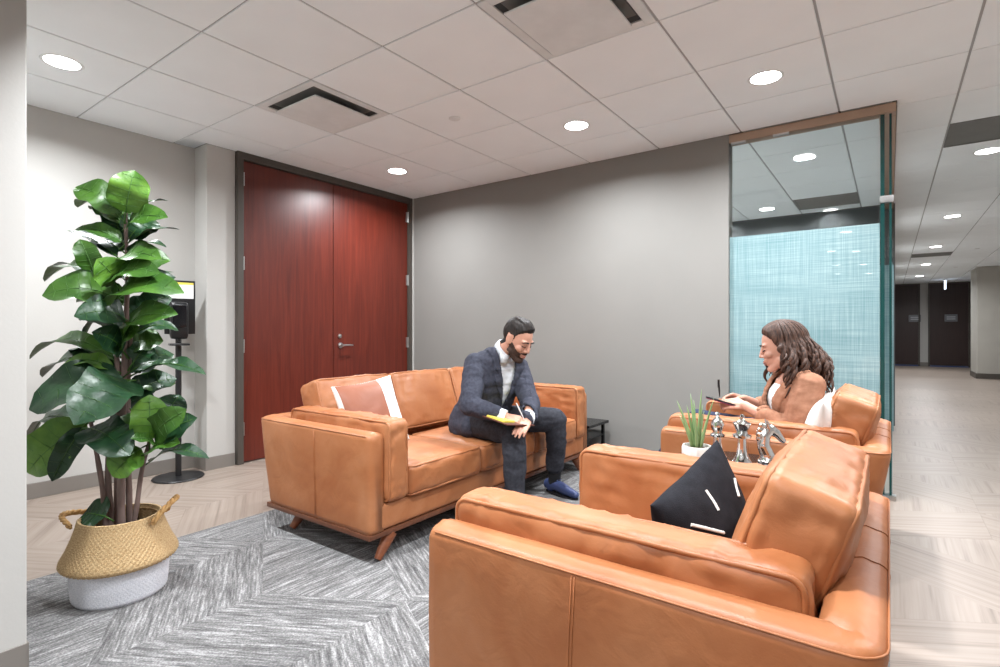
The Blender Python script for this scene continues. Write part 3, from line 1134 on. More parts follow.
def make_seat(name, label, cat, W, ncush, loc, rotz, group=None, D0=0.835, D1=0.922, fwd=0.0):
    """local frame: front edge at x = 0 facing +x, back at x < 0, width along y"""
    root = thing(name, label, cat, loc, rotz, group)
    T = 0.1
    zb, zt = 0.145, 0.605
    # U-shaped leather shell: stations along the outer line of arms and back
    st = []
    rc = 0.06
    hw = W / 2

    def station(x, y, nx, ny, lean):
        st.append((x, y, nx, ny, lean))
    nA = 10
    for k in range(nA + 1):
        station(lerp(0, -(D0 - rc), k / nA), -hw, 0, -1, (k / nA) ** 2 * 0.75)
    for k in range(1, 6):
        a = math.radians(90 * k / 6)
        station(-(D0 - rc) - rc * math.sin(a), -hw + rc - rc * math.cos(a), -math.sin(a), -math.cos(a), 1.0)
    nB = max(8, int(W / 0.12))
    for k in range(nB + 1):
        station(-D0, lerp(-hw + rc, hw - rc, k / nB), -1, 0, 1.0)
    for k in range(1, 6):
        a = math.radians(90 - 90 * k / 6)
        station(-(D0 - rc) - rc * math.sin(a), hw - rc + rc * math.cos(a), -math.sin(a), math.cos(a), 1.0)
    for k in range(nA + 1):
        station(lerp(-(D0 - rc), 0, k / nA), hw, 0, 1, (1 - k / nA) ** 2 * 0.75)

    def spt(s, o, z):
        """o = distance inward from the outer face"""
        x, y, nx, ny, ln = s
        if abs(nx * ny) > 0.01:
            o = min(o, rc - 0.012)          # inside the rounded corner
        sh = ln * (D1 - D0) * max(0, (z - zb) / (zt - zb))
        return Vector((x - nx * o - (sh if True else 0), y - ny * o, z))
    ro, ri = 0.03, 0.03
    sec = [(0.004, zb), (0, zb + 0.02), (0.0, 0.25), (-0.003, 0.36), (-0.002, 0.48), (0.0, zt - ro)]
    for k in range(1, 6):
        a = math.radians(90 * k / 5)
        sec.append((ro - ro * math.cos(a), zt - ro + ro * math.sin(a) * 0.9))
    sec.append((T / 2, zt + 0.003))
    for k in range(0, 5):
        a = math.radians(90 - 90 * k / 5)
        sec.append((T - ri + ri * math.cos(a), zt - ri + ri * math.sin(a) * 0.9))
    sec += [(T, zt - ri), (T, 0.4), (T, zb)]
    sc = (T / 2, (zb + zt) / 2)
    m = MB()
    ns = len(sec)
    N = len(st)
    full = []
    for si, s in enumerate(st):
        full.append((s, 0.0, 0.0))
    # rounded front ends
    ends = [(0.030, 0.032), (0.011, 0.014), (0.002, 0.004)]
    rows = []
    for ins, dx in ends:
        rows.append((st[0], ins, 0.032 - dx if False else {0.030: 0.0, 0.011: -0.004, 0.002: -0.014}[ins]))
    rows += [((st[0][0] - 0.035,) + st[0][1:], 0, 0)] + full[1:-1] + [((st[-1][0] - 0.035,) + st[-1][1:], 0, 0)]
    for ins, dx in reversed(ends):
        rows.append((st[-1], ins, {0.030: 0.0, 0.011: -0.004, 0.002: -0.014}[ins]))
    vs = []
    for s, ins, dx in rows:
        for o, z in sec:
            oo = sc[0] + (o - sc[0]) * (1 - ins / (T / 2))
            zz = z - ins * max(0.0, min(1.0, (z - 0.5) / 0.09))
            p = spt(s, oo, zz)
            p.x += dx
            g = mnoise.noise(Vector((p.x * 6, p.y * 6 + W * 7, p.z * 6)))
            p += Vector((s[2], s[3], 0)) * g * 0.002
            vs.append(p)
    fs = []
    R = len(rows)
    for i in range(R - 1):
        for k in range(ns):
            k2 = (k + 1) % ns
            fs.append((i * ns + k, (i + 1) * ns + k, (i + 1) * ns + k2, i * ns + k2))
    fs.append(tuple(range(ns)))
    fs.append(tuple(range((R - 1) * ns, R * ns))[::-1])
    m.add(vs, fs)
    shell = m.build('shell', 'leather', root, True, sharp=180)
    # stitched seams: a welt along the outer top edge, uprights on arms and back
    sm = [spt(((s[0] - 0.03,) + s[1:]) if i in (0, N - 1) else s, -0.0005 + ro * 0.12, zt - ro * 0.45) for i, s in enumerate(st)]
    MB().tube(sm, 0.0022, 5).build('top_seam', 'leather', shell, True, sharp=180)
    for si in (5, N - 6):
        for d in (0, 0.007):
            pts = [spt((st[si][0] - d,) + st[si][1:], -0.0032 if z < 0.5 else -0.001, z) for z in (zb + 0.01, 0.25, 0.36, 0.48, zt - ro * 0.6)]
            MB().tube(pts, 0.0012, 5).build('upright_seam', 'leather', shell, True, sharp=180)
    for q in range(1, 3):
        i = N // 2 + (q * 2 - 3) * (nB // 5)
        pts = [spt(st[i], o - 0.0008 if o < 0.05 else o + 0.0008, z + (0.0008 if z > 0.59 else 0)) for o, z in sec[1:-1]]
        MB().tube(pts, 0.0016, 5).build('back_seam', 'leather', shell, True, sharp=180)
    # front rail
    MB().rbox((-0.035, 0, 0.207), (0.07, W - 0.04, 0.124), 0.018, n=10).build('front_rail', 'leather', root)
    MB().box((-0.42, 0, 0.2), (0.74, W - 0.22, 0.1)).build('seat_deck', 'leather', root, False)
    # wooden plinth
    pl = [(0.0, -hw + 0.001), (0.0, hw - 0.001), (-D0 + 0.004, hw - 0.001), (-D0 + 0.004, -hw + 0.001)]
    m = MB()
    m.v = [(x, y, 0.117) for x, y in pl] + [(x, y, 0.143) for x, y in pl]
    m.f = [(0, 3, 2, 1), (4, 5, 6, 7)] + [(i, (i + 1) % 4, 4 + (i + 1) % 4, 4 + i) for i in range(4)]
    m.build('plinth', 'trimwood', root, True, bevel=0.006, bseg=2)
    # splayed tapered legs
    ys = [-1, 1] if W < 1.5 else [-1, 1]
    for fx in (-0.03, -0.69):
        for sy in ys:
            top = Vector((fx - 0.0, sy * (hw - 0.155), 0.115))
            bot = Vector((fx - 0.03 if fx < -0.3 else fx - 0.0, sy * (hw - 0.075), 0.008))
            m = MB()
            m.tube([top, lerp(top, bot, 0.5), bot], [0.034, 0.027, 0.018], 12)
            m.build('leg', 'legwood', root, True, sharp=60)
    # cushions
    at = 0.125
    for sy in (-1, 1):
        cushion(root, 'arm_cushion', (-0.408 + fwd, sy * (hw - T - at / 2 + 0.004), 0.462), (0.80, at, 0.385), 0.03, 1, 0.012, None, 3.1 * sy + W, 40, pucker=0.011)
    inner = W - 2 * T - 2 * at
    cw = inner / ncush
    for k in range(ncush):
        y = -inner / 2 + cw * (k + 0.5)
        cushion(root, 'seat_cushion', (-0.295 + fwd * 0.7, y, 0.345), (0.60, cw - 0.006, 0.15), 0.03, 2, 0.022, None, 5.7 * k + W, 30, pucker=0.006)
    bw = inner / ncush + (0.04 if ncush == 1 else 0.0)
    for k in range(ncush):
        y = (-inner / 2 + cw * (k + 0.5)) if ncush > 1 else 0
        cushion(root, 'back_cushion', (-0.738 - (D0 - 0.835), y, 0.596), (0.165, bw - 0.006, 0.385), 0.028, 0, 0.034, (0, math.radians(-19), 0), 9.3 * k + W * 2, 40, pucker=0.007, wrinkle=0.003)
    return root


sofa = make_seat('sofa', 'long tan leather sofa that the man sits on', 'sofa', 2.17, 3, (-1.905, 2.692, 0.008), 0.0, None, 0.85, 0.945, 0.035)
chair_a = make_seat('armchair', 'large tan leather armchair in the right foreground holding the black pillow', 'armchair', 1.0, 1, (-0.917, 1.447, 0.008), PI, 'tan leather armchairs')
chair_b = copy_tree(chair_a)
chair_b.location = (-0.912, 3.075, 0.008)
chair_b['label'] = 'tan leather armchair by the glass that the woman sits in'


# ------------------------------------------------------------------ pillows
def pillow_mesh(S, T, n=22, pinch=0.07, seed=0.0, dent=0.0):
    """square pillow, flat in local xy, thickness along z; returns (MB, surface function)"""
    def surf(u, v, side):
        w = (max(0, 1 - abs(u) ** 2.6) * max(0, 1 - abs(v) ** 2.6)) ** 0.55
        x = u * S / 2 * (1 - pinch * (1 - v * v))
        y = v * S / 2 * (1 - pinch * (1 - u * u))
        g = mnoise.noise(Vector((u * 2 + seed, v * 2, side))) * 0.12 + mnoise.noise(Vector((u * 5 + seed, v * 5, side * 2))) * 0.05
        z = side * (T / 2 * w * (1 + g)) + side * 0.002
        z -= dent * side * w * math.exp(-((u - 0.1) ** 2 + (v - 0.9) ** 2) * 4)
        return Vector((x, y, z))
    m = MB()
    ts = [math.sin((i / n - 0.5) * PI) for i in range(n + 1)]
    for side in (1, -1):
        vs = [surf(ts[i], ts[j], side) for i in range(n + 1) for j in range(n + 1)]
        fs = []
        for i in range(n):
            for j in range(n):
                q = (i * (n + 1) + j, (i + 1) * (n + 1) + j, (i + 1) * (n + 1) + j + 1, i * (n + 1) + j + 1)
                fs.append(q if side > 0 else q[::-1])
        m.add(vs, fs)
    # rim joining both faces
    o2 = (n + 1) ** 2

    def idx(i, j):
        return i * (n + 1) + j
    ring = [idx(i, 0) for i in range(n)] + [idx(n, j) for j in range(n)] + [idx(i, n) for i in range(n, 0, -1)] + [idx(0, j) for j in range(n, 0, -1)]
    for k in range(len(ring)):
        a, b = ring[k], ring[(k + 1) % len(ring)]
        m.f.append((b, a, a + o2, b + o2))
    return m, surf


def place(o, loc, xaxis, zaxis):
    z = Vector(zaxis).normalized()
    x = Vector(xaxis)
    x = (x - z * x.dot(z)).normalized()
    y = z.cross(x)
    R = Matrix((x, y, z)).transposed().to_4x4()
    o.matrix_world = Matrix.Translation(loc) @ R


# white pillow with brown leather panel on the sofa
m, sf = pillow_mesh(0.40, 0.12, seed=1.0)
p = thing('throw_pillow', 'white throw pillow with a brown leather panel, leaning in the sofa corner', 'pillow')
m.build('pillow_cover', 'pillow_white', p, True, sharp=120)
m = MB()
n = 14
us = [lerp(-0.93, 0.40, i / n) for i in range(n + 1)]
vv = [lerp(-0.985, 0.985, i / n) for i in range(n + 1)]
vs = [sf(u, v, 1) + Vector((0, 0, 0.004)) for u in us for v in vv]
m.add(vs, [(i * (n + 1) + j, (i + 1) * (n + 1) + j, (i + 1) * (n + 1) + j + 1, i * (n + 1) + j + 1) for i in range(n) for j in range(n)])
m.build('leather_panel', 'leather_brown', p, True)
place(p, (-2.372, 2.02, 0.612), (0.08, 0.99, 0.10), (0.93, -0.107, 0.34))

# black pillow with white dashes on the near armchair
m, sf = pillow_mesh(0.37, 0.16, seed=4.0, pinch=0.06, dent=0.02)
p = thing('throw_pillow', 'black throw pillow with white stitched dashes on the foreground armchair', 'pillow')
m.build('pillow_cover', 'pillow_black', p, True, sharp=120)
for side, (u0, v0), (u1, v1) in ((1, (0.66, 0.60), (0.48, 0.42)), (1, (-0.08, 0.80), (-0.16, 0.55)), (1, (-0.72, 0.62), (-0.30, 0.30)), (1, (0.25, -0.3), (0.5, -0.45)), (1, (-0.5, -0.3), (-0.2, -0.5)), (-1, (-0.5, 0.3), (-0.2, 0.45)), (-1, (0.2, -0.4), (0.5, -0.3)), (-1, (0.5, 0.5), (0.6, 0.75))):
    pts = [sf(lerp(u0, u1, k / 6), lerp(v0, v1, k / 6), side) + Vector((0, 0, side * 0.001)) for k in range(7)]
    MB().tube(pts, 0.0038, 6).build('white_dash', 'stitch_white', p)
place(p, (-0.375, 1.412, 0.558), (0.15, 0.94, 0.26), (0.95, -0.2, 0.16))

# small white pillow behind the woman
m, sf = pillow_mesh(0.40, 0.12, seed=8.0)
p = m.build('throw_pillow', 'pillow_white', None, True, sharp=120)
tag(p, 'plain white throw pillow behind the woman in the armchair', 'pillow')
place(p, (-0.275, 2.90, 0.60), (0, 1, 0.1), (-0.97, 0, 0.25))

# ------------------------------------------------------------------ tables
t = thing('side_table', 'low black two-tier side table between sofa and grey wall', 'table', (-2.125, 3.985, -0.02))
MB().box((0, 0, 0.345), (0.44, 0.36, 0.022)).build('table_top', 'table_black', t, False, bevel=0.003)
MB().box((0, 0, 0.24), (0.38, 0.32, 0.012)).build('shelf', 'table_black', t, False, bevel=0.002)
for sx in (-1, 1):
    for sy in (-1, 1):
        MB().box((sx * 0.18, sy * 0.15, 0.181), (0.022, 0.022, 0.306)).build('leg', 'table_black', t, False)

t = thing('end_table', 'small end table between the two armchairs under the chess ornaments', 'table', (-0.50, 2.262, 0.008))
MB().lathe([(0.001, 0.518), (0.262, 0.518), (0.27, 0.524), (0.27, 0.536), (0.262, 0.542), (0.001, 0.542)], seg=40).build('table_top', 'table_black', t)
MB().lathe([(0.022, 0.015), (0.022, 0.52)], seg=16).build('pedestal', 'table_black', t)
MB().lathe([(0.18, 0.0), (0.18, 0.008), (0.03, 0.022), (0.001, 0.022)], seg=32).build('base', 'table_black', t)
TZ = 0.55


def at_px(u, v, y):
    """world point on the depth plane y seen at photograph position (u, v): used to lay things out"""
    a, b = (u - 500) / 534.3, (330.8 - v) / 534.3
    s, c = math.sin(YAW), math.cos(YAW)
    r = Vector((-s + a * c, c + a * s, b))
    k = y / r.y
    return Vector((r.x * k, r.y * k, CAM_H + r.z * k))


# ------------------------------------------------------------------ chess ornaments, chrome
def chess_base(m, h):
    m.lathe([(0.001, 0), (0.042, 0), (0.045, 0.006), (0.043, 0.016), (0.034, 0.022), (0.036, 0.03), (0.03, 0.04), (0.022, 0.055), (0.017, 0.085), (0.0155, h)], seg=28)


pA = at_px(717.5, 440, 2.26)
t = thing('chess_bishop', 'chrome chess bishop ornament right behind the potted aloe', 'ornament', (pA.x, 2.26, TZ), 0, 'chrome chess ornaments')
m = MB()
chess_base(m, 0.11)
m.build('base', 'chrome', t)
MB().lathe([(0.014, 0.105), (0.027, 0.11), (0.029, 0.117), (0.02, 0.122), (0.018, 0.13), (0.025, 0.145), (0.026, 0.158), (0.019, 0.175), (0.008, 0.188), (0.006, 0.192), (0.009, 0.199), (0.006, 0.206), (0.001, 0.208)], seg=24).build('mitre', 'chrome', t)
pB = at_px(742, 440, 2.22)
t = thing('chess_queen', 'chrome chess piece with a wide crown, middle of the three ornaments', 'ornament', (pB.x, 2.22, TZ), 0, 'chrome chess ornaments')
m = MB()
chess_base(m, 0.125)
m.build('base', 'chrome', t)
MB().lathe([(0.014, 0.118), (0.033, 0.124), (0.035, 0.133), (0.022, 0.138), (0.02, 0.146), (0.027, 0.16), (0.033, 0.178), (0.03, 0.181), (0.022, 0.183), (0.013, 0.19), (0.007, 0.195), (0.010, 0.203), (0.006, 0.211), (0.001, 0.213)], seg=24).build('crown', 'chrome', t)
pC = at_px(768, 440, 2.27)
t = thing('chess_knight', 'chrome chess knight with a horse head, rightmost of the three ornaments', 'ornament', (pC.x, 2.27, TZ), 0.5, 'chrome chess ornaments')
m = MB()
m.lathe([(0.001, 0), (0.044, 0), (0.047, 0.006), (0.045, 0.018), (0.036, 0.026), (0.038, 0.036), (0.03, 0.046), (0.03, 0.06)], seg=28)
m.build('base', 'chrome', t)
m = MB()
m.chain([(0.0, 0, 0.05), (-0.016, 0, 0.09), (-0.012, 0, 0.13), (0.008, 0, 0.158)], [0.028, 0.024, 0.021, 0.02])
m.chain([(0.006, 0, 0.158), (0.03, 0, 0.142), (0.05, 0, 0.118)], [0.02, 0.017, 0.012])
m.chain([(0.046, 0, 0.124), (0.056, 0, 0.113)], [0.012, 0.010])
for s in (-1, 1):
    m.cap((-0.002, s * 0.011, 0.168), (-0.006, s * 0.013, 0.193), 0.008, 0.003)
for k in range(6):
    m.ell((-0.022 - 0.010 * math.sin(k / 5 * PI), 0, 0.085 + 0.017 * k), (0.014, 0.007, 0.012))
me = fuse(m, 0.0028, 3)
link('horse_head', me, 'chrome', t, True, sharp=180)

# ------------------------------------------------------------------ potted aloe
pP = at_px(697, 440, 2.12)
t = thing('potted_aloe', 'small green aloe in a white ribbed pot on the end table', 'plant', (pP.x, 2.12, TZ))
m = MB()
seg = 48
prof = [(0.040, 0.0), (0.046, 0.004), (0.052, 0.03), (0.055, 0.06), (0.055, 0.085), (0.053, 0.092), (0.048, 0.092), (0.047, 0.08)]
vs, fs = [], []
for r, z in prof:
    for k in range(seg):
        a = 2 * PI * k / seg
        rr = r * (1 + (0.035 * math.cos(a * 14) if 0.003 < z < 0.088 else 0))
        vs.append((rr * math.cos(a), rr * math.sin(a), z))
for i in range(len(prof) - 1):
    for k in range(seg):
        fs.append((i * seg + k, i * seg + (k + 1) % seg, (i + 1) * seg + (k + 1) % seg, (i + 1) * seg + k))
fs.append(tuple(range(seg))[::-1])
m.add(vs, fs)
m.build('pot', 'pot_white', t)
MB().lathe([(0.001, 0.083), (0.03, 0.084), (0.049, 0.08), (0.049, 0.07)], seg=24).build('soil', 'soil', t)
random.seed(11)
al = [(-0.075, -0.02, 0.135), (-0.035, 0.0, 0.12), (-0.015, 0.02, 0.15), (0.01, -0.015, 0.165), (0.025, 0.015, 0.12), (0.05, -0.02, 0.14), (-0.02, -0.04, 0.10), (0.035, 0.03, 0.10), (0.0, 0.03, 0.13), (-0.05, 0.03, 0.09)]
for dx, dy, h in al:
    rx = dx * math.cos(YAW) - dy * math.sin(YAW)
    ry = dx * math.sin(YAW) + dy * math.cos(YAW)
    pts, ra = [], []
    h *= 1.42
    for k in range(8):
        q = k / 7
        w = q ** 1.3
        pts.append((rx * 0.25 + rx * w * 0.9, ry * 0.25 + ry * w * 0.9, 0.078 + h * q))
        ra.append(0.0125 * (1 - q) ** 0.7 * (0.75 + 0.5 * math.sin(min(1, q * 3) * PI / 2)) + 0.0006)
    MB().tube(pts, ra, 8, flat=0.5).build('aloe_leaf', 'aloe', t, True, sharp=180)


# ------------------------------------------------------------------ plant corner
def cam_pt(u, v, d):
    a, b = (u - 500) / 534.3, (330.8 - v) / 534.3
    s, c = math.sin(YAW), math.cos(YAW)
    return Vector(((-s + a * c) * d, (c + a * s) * d, CAM_H + b * d))


BX, BY = -2.57, 0.862
t = thing('basket_planter', 'tan woven seagrass basket with a white painted lower half, holding the fig', 'basket', (BX, BY, 0.008))


def woven(prof, seg, amp, rows_per, name, mat, parent, rows_scale=1.0):
    """lathe surface with an over-under weave relief"""
    # resample profile
    L = [0]
    for a, b in zip(prof, prof[1:]):
        L.append(L[-1] + math.hypot(b[0] - a[0], b[1] - a[1]))
    nr = int(L[-1] / rows_per)
    m = MB()
    vs, fs = [], []
    for i in range(nr * 2 + 1):
        s = L[-1] * i / (nr * 2)
        k = max(j for j in range(len(L)) if L[j] <= s + 1e-9)
        k = min(k, len(prof) - 2)
        q = (s - L[k]) / max(1e-9, L[k + 1] - L[k])
        r, z = lerp(prof[k][0], prof[k + 1][0], q), lerp(prof[k][1], prof[k + 1][1], q)
        for j in range(seg):
            a = 2 * PI * j / seg
            ro = (i // 2) % 2
            g = amp * (math.cos(a * seg / 4 + (PI if ro else 0))) * (1 if i % 2 else -0.3) + amp * (0.8 if i % 2 else -0.8)
            vs.append(((r + g) * math.cos(a), (r + g) * math.sin(a), z))
    for i in range(nr * 2):
        for j in range(seg):
            fs.append((i * seg + j, i * seg + (j + 1) % seg, (i + 1) * seg + (j + 1) % seg, (i + 1) * seg + j))
    m.add(vs, fs)
    return m.build(name, mat, parent, True, sharp=180)


woven([(0.155, 0.0), (0.163, 0.012), (0.168, 0.06), (0.172, 0.135)], 240, 0.0016, 0.009, 'painted_base', 'basket_white', t)
woven([(0.172, 0.132), (0.196, 0.140), (0.204, 0.152), (0.200, 0.166), (0.180, 0.205), (0.162, 0.25), (0.148, 0.29), (0.142, 0.318), (0.136, 0.318), (0.134, 0.30)], 240, 0.0028, 0.0095, 'woven_top', 'basket_tan', t)
MB().lathe([(0.001, 0.004), (0.155, 0.004), (0.155, 0.0), (0.001, 0.0)], seg=40).build('basket_bottom', 'basket_white', t)
MB().lathe([(0.001, 0.25), (0.10, 0.252), (0.15, 0.245), (0.15, 0.235)], seg=40).build('soil', 'soil', t)
for ang, hout, hup in ((math.radians(215), 0.095, 0.022), (math.radians(52), 0.06, 0.075)):
    ca, sa = math.cos(ang), math.sin(ang)
    pts = []
    for k in range(15):
        q = k / 14
        w = (q - 0.5) * 0.17
        h = math.sin(q * PI)
        out = 0.143 + hout * h
        pts.append(Vector((ca * out - sa * w, sa * out + ca * w, 0.295 + hup * h ** 0.7)))
    pts = smooth_path(pts, 3)
    for ph in (0, 2 * PI / 3, 4 * PI / 3):
        q = []
        for k, p in enumerate(pts):
            a = ph + k * 0.55
            q.append(p + Vector((ca * math.cos(a), sa * math.cos(a), math.sin(a))) * 0.006)
        MB().tube(q, 0.0065, 6).build('rope_handle', 'rope', t, True, sharp=180)

fig = thing('fiddle_leaf_fig', 'tall fiddle leaf fig with broad glossy leaves in the basket', 'plant', (BX, BY, 0.26))
FO = -Vector((BX, BY, 0.26))
DP = 2.24


def fp(u, v, dd=0.0):
    return cam_pt(u, v, DP + dd)


stems = [
    ([(122, 545, 0.0), (121, 480, 0.0), (123, 420, 0), (124, 380, 0.0), (126, 320, 0.01), (128, 270, 0), (126, 235, 0), (126, 212, 0)], 0.016, 0.006),
    ([(106, 545, -0.02), (104, 500, -0.02), (97, 455, -0.03), (89, 415, -0.03), (78, 395, 0)], 0.012, 0.006),
    ([(110, 548, 0.0), (110, 505, 0.0), (108, 470, 0), (112, 425, -0.02), (118, 385, -0.01), (116, 345, 0.0)], 0.013, 0.009),
    ([(130, 545, 0.03), (129, 490, 0.03), (128, 430, 0.03), (128, 380, 0.02), (131, 330, 0.02)], 0.013, 0.009),
    ([(131, 540, -0.03), (137, 505, -0.03), (142, 470, -0.04), (150, 440, -0.04), (155, 425, -0.03)], 0.011, 0.006),
    ([(116, 545, 0.05), (117, 480, 0.05), (119, 400, 0.03), (121, 365, 0.02)], 0.012, 0.008)]
for pts, r0, r1 in stems:
    P = smooth_path([fp(*p) for p in pts], 4)
    k = len(P)
    MB().tube([p + FO for p in P], [lerp(r0, r1, i / (k - 1)) * (1 + 0.08 * math.sin(i * 2.1)) for i in range(k)], 9).build('stem', 'stem', fig, True, sharp=180)


def leaf(b, tp, w, db, dt, mat, droop=0.15, fold=0.25, up=0.5, seed=0.0, twist=0.0):
    """b, tp: base and tip in the photograph; w: width in photograph pixels; db, dt: extra depth of base and tip"""
    A, B = fp(b[0], b[1], db), fp(tp[0], tp[1], dt)
    ax = B - A
    L = ax.length
    ax.normalize()
    tocam = (Vector((0, 0, CAM_H)) - (A + B) / 2).normalized()
    nrm = (tocam * (1 - up) + Vector((0, 0, 1)) * up)
    nrm = (nrm - ax * nrm.dot(ax)).normalized()
    if twist:
        nrm = Quaternion(ax, twist) @ nrm
    side = ax.cross(nrm)
    W = w * DP / 534.3 / 2 / 0.95 * 1.33
    NL, NW = 12, 6
    m = MB()
    vs, fs, rib = [], [], []
    for i in range(NL + 1):
        q = i / NL
        hw = W * (math.sin(PI * min(1, q ** 0.72)) ** 0.6) * (0.78 + 0.30 * q - 0.12 * math.sin(q * PI * 1.0) ** 8)
        if i in (0, NL):
            hw = W * 0.03
        sp = A + ax * (L * q) + nrm * (L * droop * (math.sin(q * PI) * 0.6)) - Vector((0, 0, 1)) * (L * droop * q * q * 0.35)
        for j in range(NW + 1):
            y = j / NW * 2 - 1
            z = fold * abs(y) ** 1.3 * hw * 0.8
            z += hw * 0.16 * math.sin(q * 13 + seed * 5 + (2 if y > 0 else 0)) * abs(y) ** 2
            z += mnoise.noise(Vector((q * 4 + seed, y * 2, seed))) * hw * 0.12
            vs.append(sp + side * (y * hw) + nrm * z)
        rib.append(sp + nrm * (0.0012))
    for i in range(NL):
        for j in range(NW):
            a = i * (NW + 1) + j
            fs.append((a, a + 1, a + NW + 2, a + NW + 1))
    m.add([v + FO for v in vs], fs)
    o = m.build('leaf', mat, fig, True, sharp=180)
    # petiole and midrib with side veins
    r = MB()
    pts = [A - ax * 0.035 - Vector((0, 0, 0.012))] + rib[:-1]
    r.tube([p + FO for p in pts], [0.004] + [lerp(0.0028, 0.0010, k / (len(rib) - 1)) for k in range(len(rib) - 1)], 5)
    for i in range(2, NL - 1, 2):
        for s in (0, NW):
            e = vs[i * (NW + 1) + s]
            e2 = vs[min(NL, i + 1) * (NW + 1) + s]
            c = vs[i * (NW + 1) + NW // 2]
            mid = vs[i * (NW + 1) + (NW // 2 + (s - NW // 2) // 2)]
            r.tube([c + FO + nrm * 0.0008, mid + FO + nrm * 0.0015 + (e2 - e) * 0.3, lerp(e, e2, 0.6) * 0.92 + c * 0.08 + FO + nrm * 0.001], [0.0009, 0.0007, 0.0004], 4)
    r.build('leaf_veins', 'leaf_vein' if mat != 'leaf_dark' else 'leaf_mid', o, True, sharp=180)
    return o


LD, LM, LL = 'leaf_dark', 'leaf_mid', 'leaf_light'


def c6(x, y):
    return (20 + x / 3.705, 160 + y / 3.705)


def c7(x, y):
    return (20 + x / 3.51, 330 + y / 3.51)


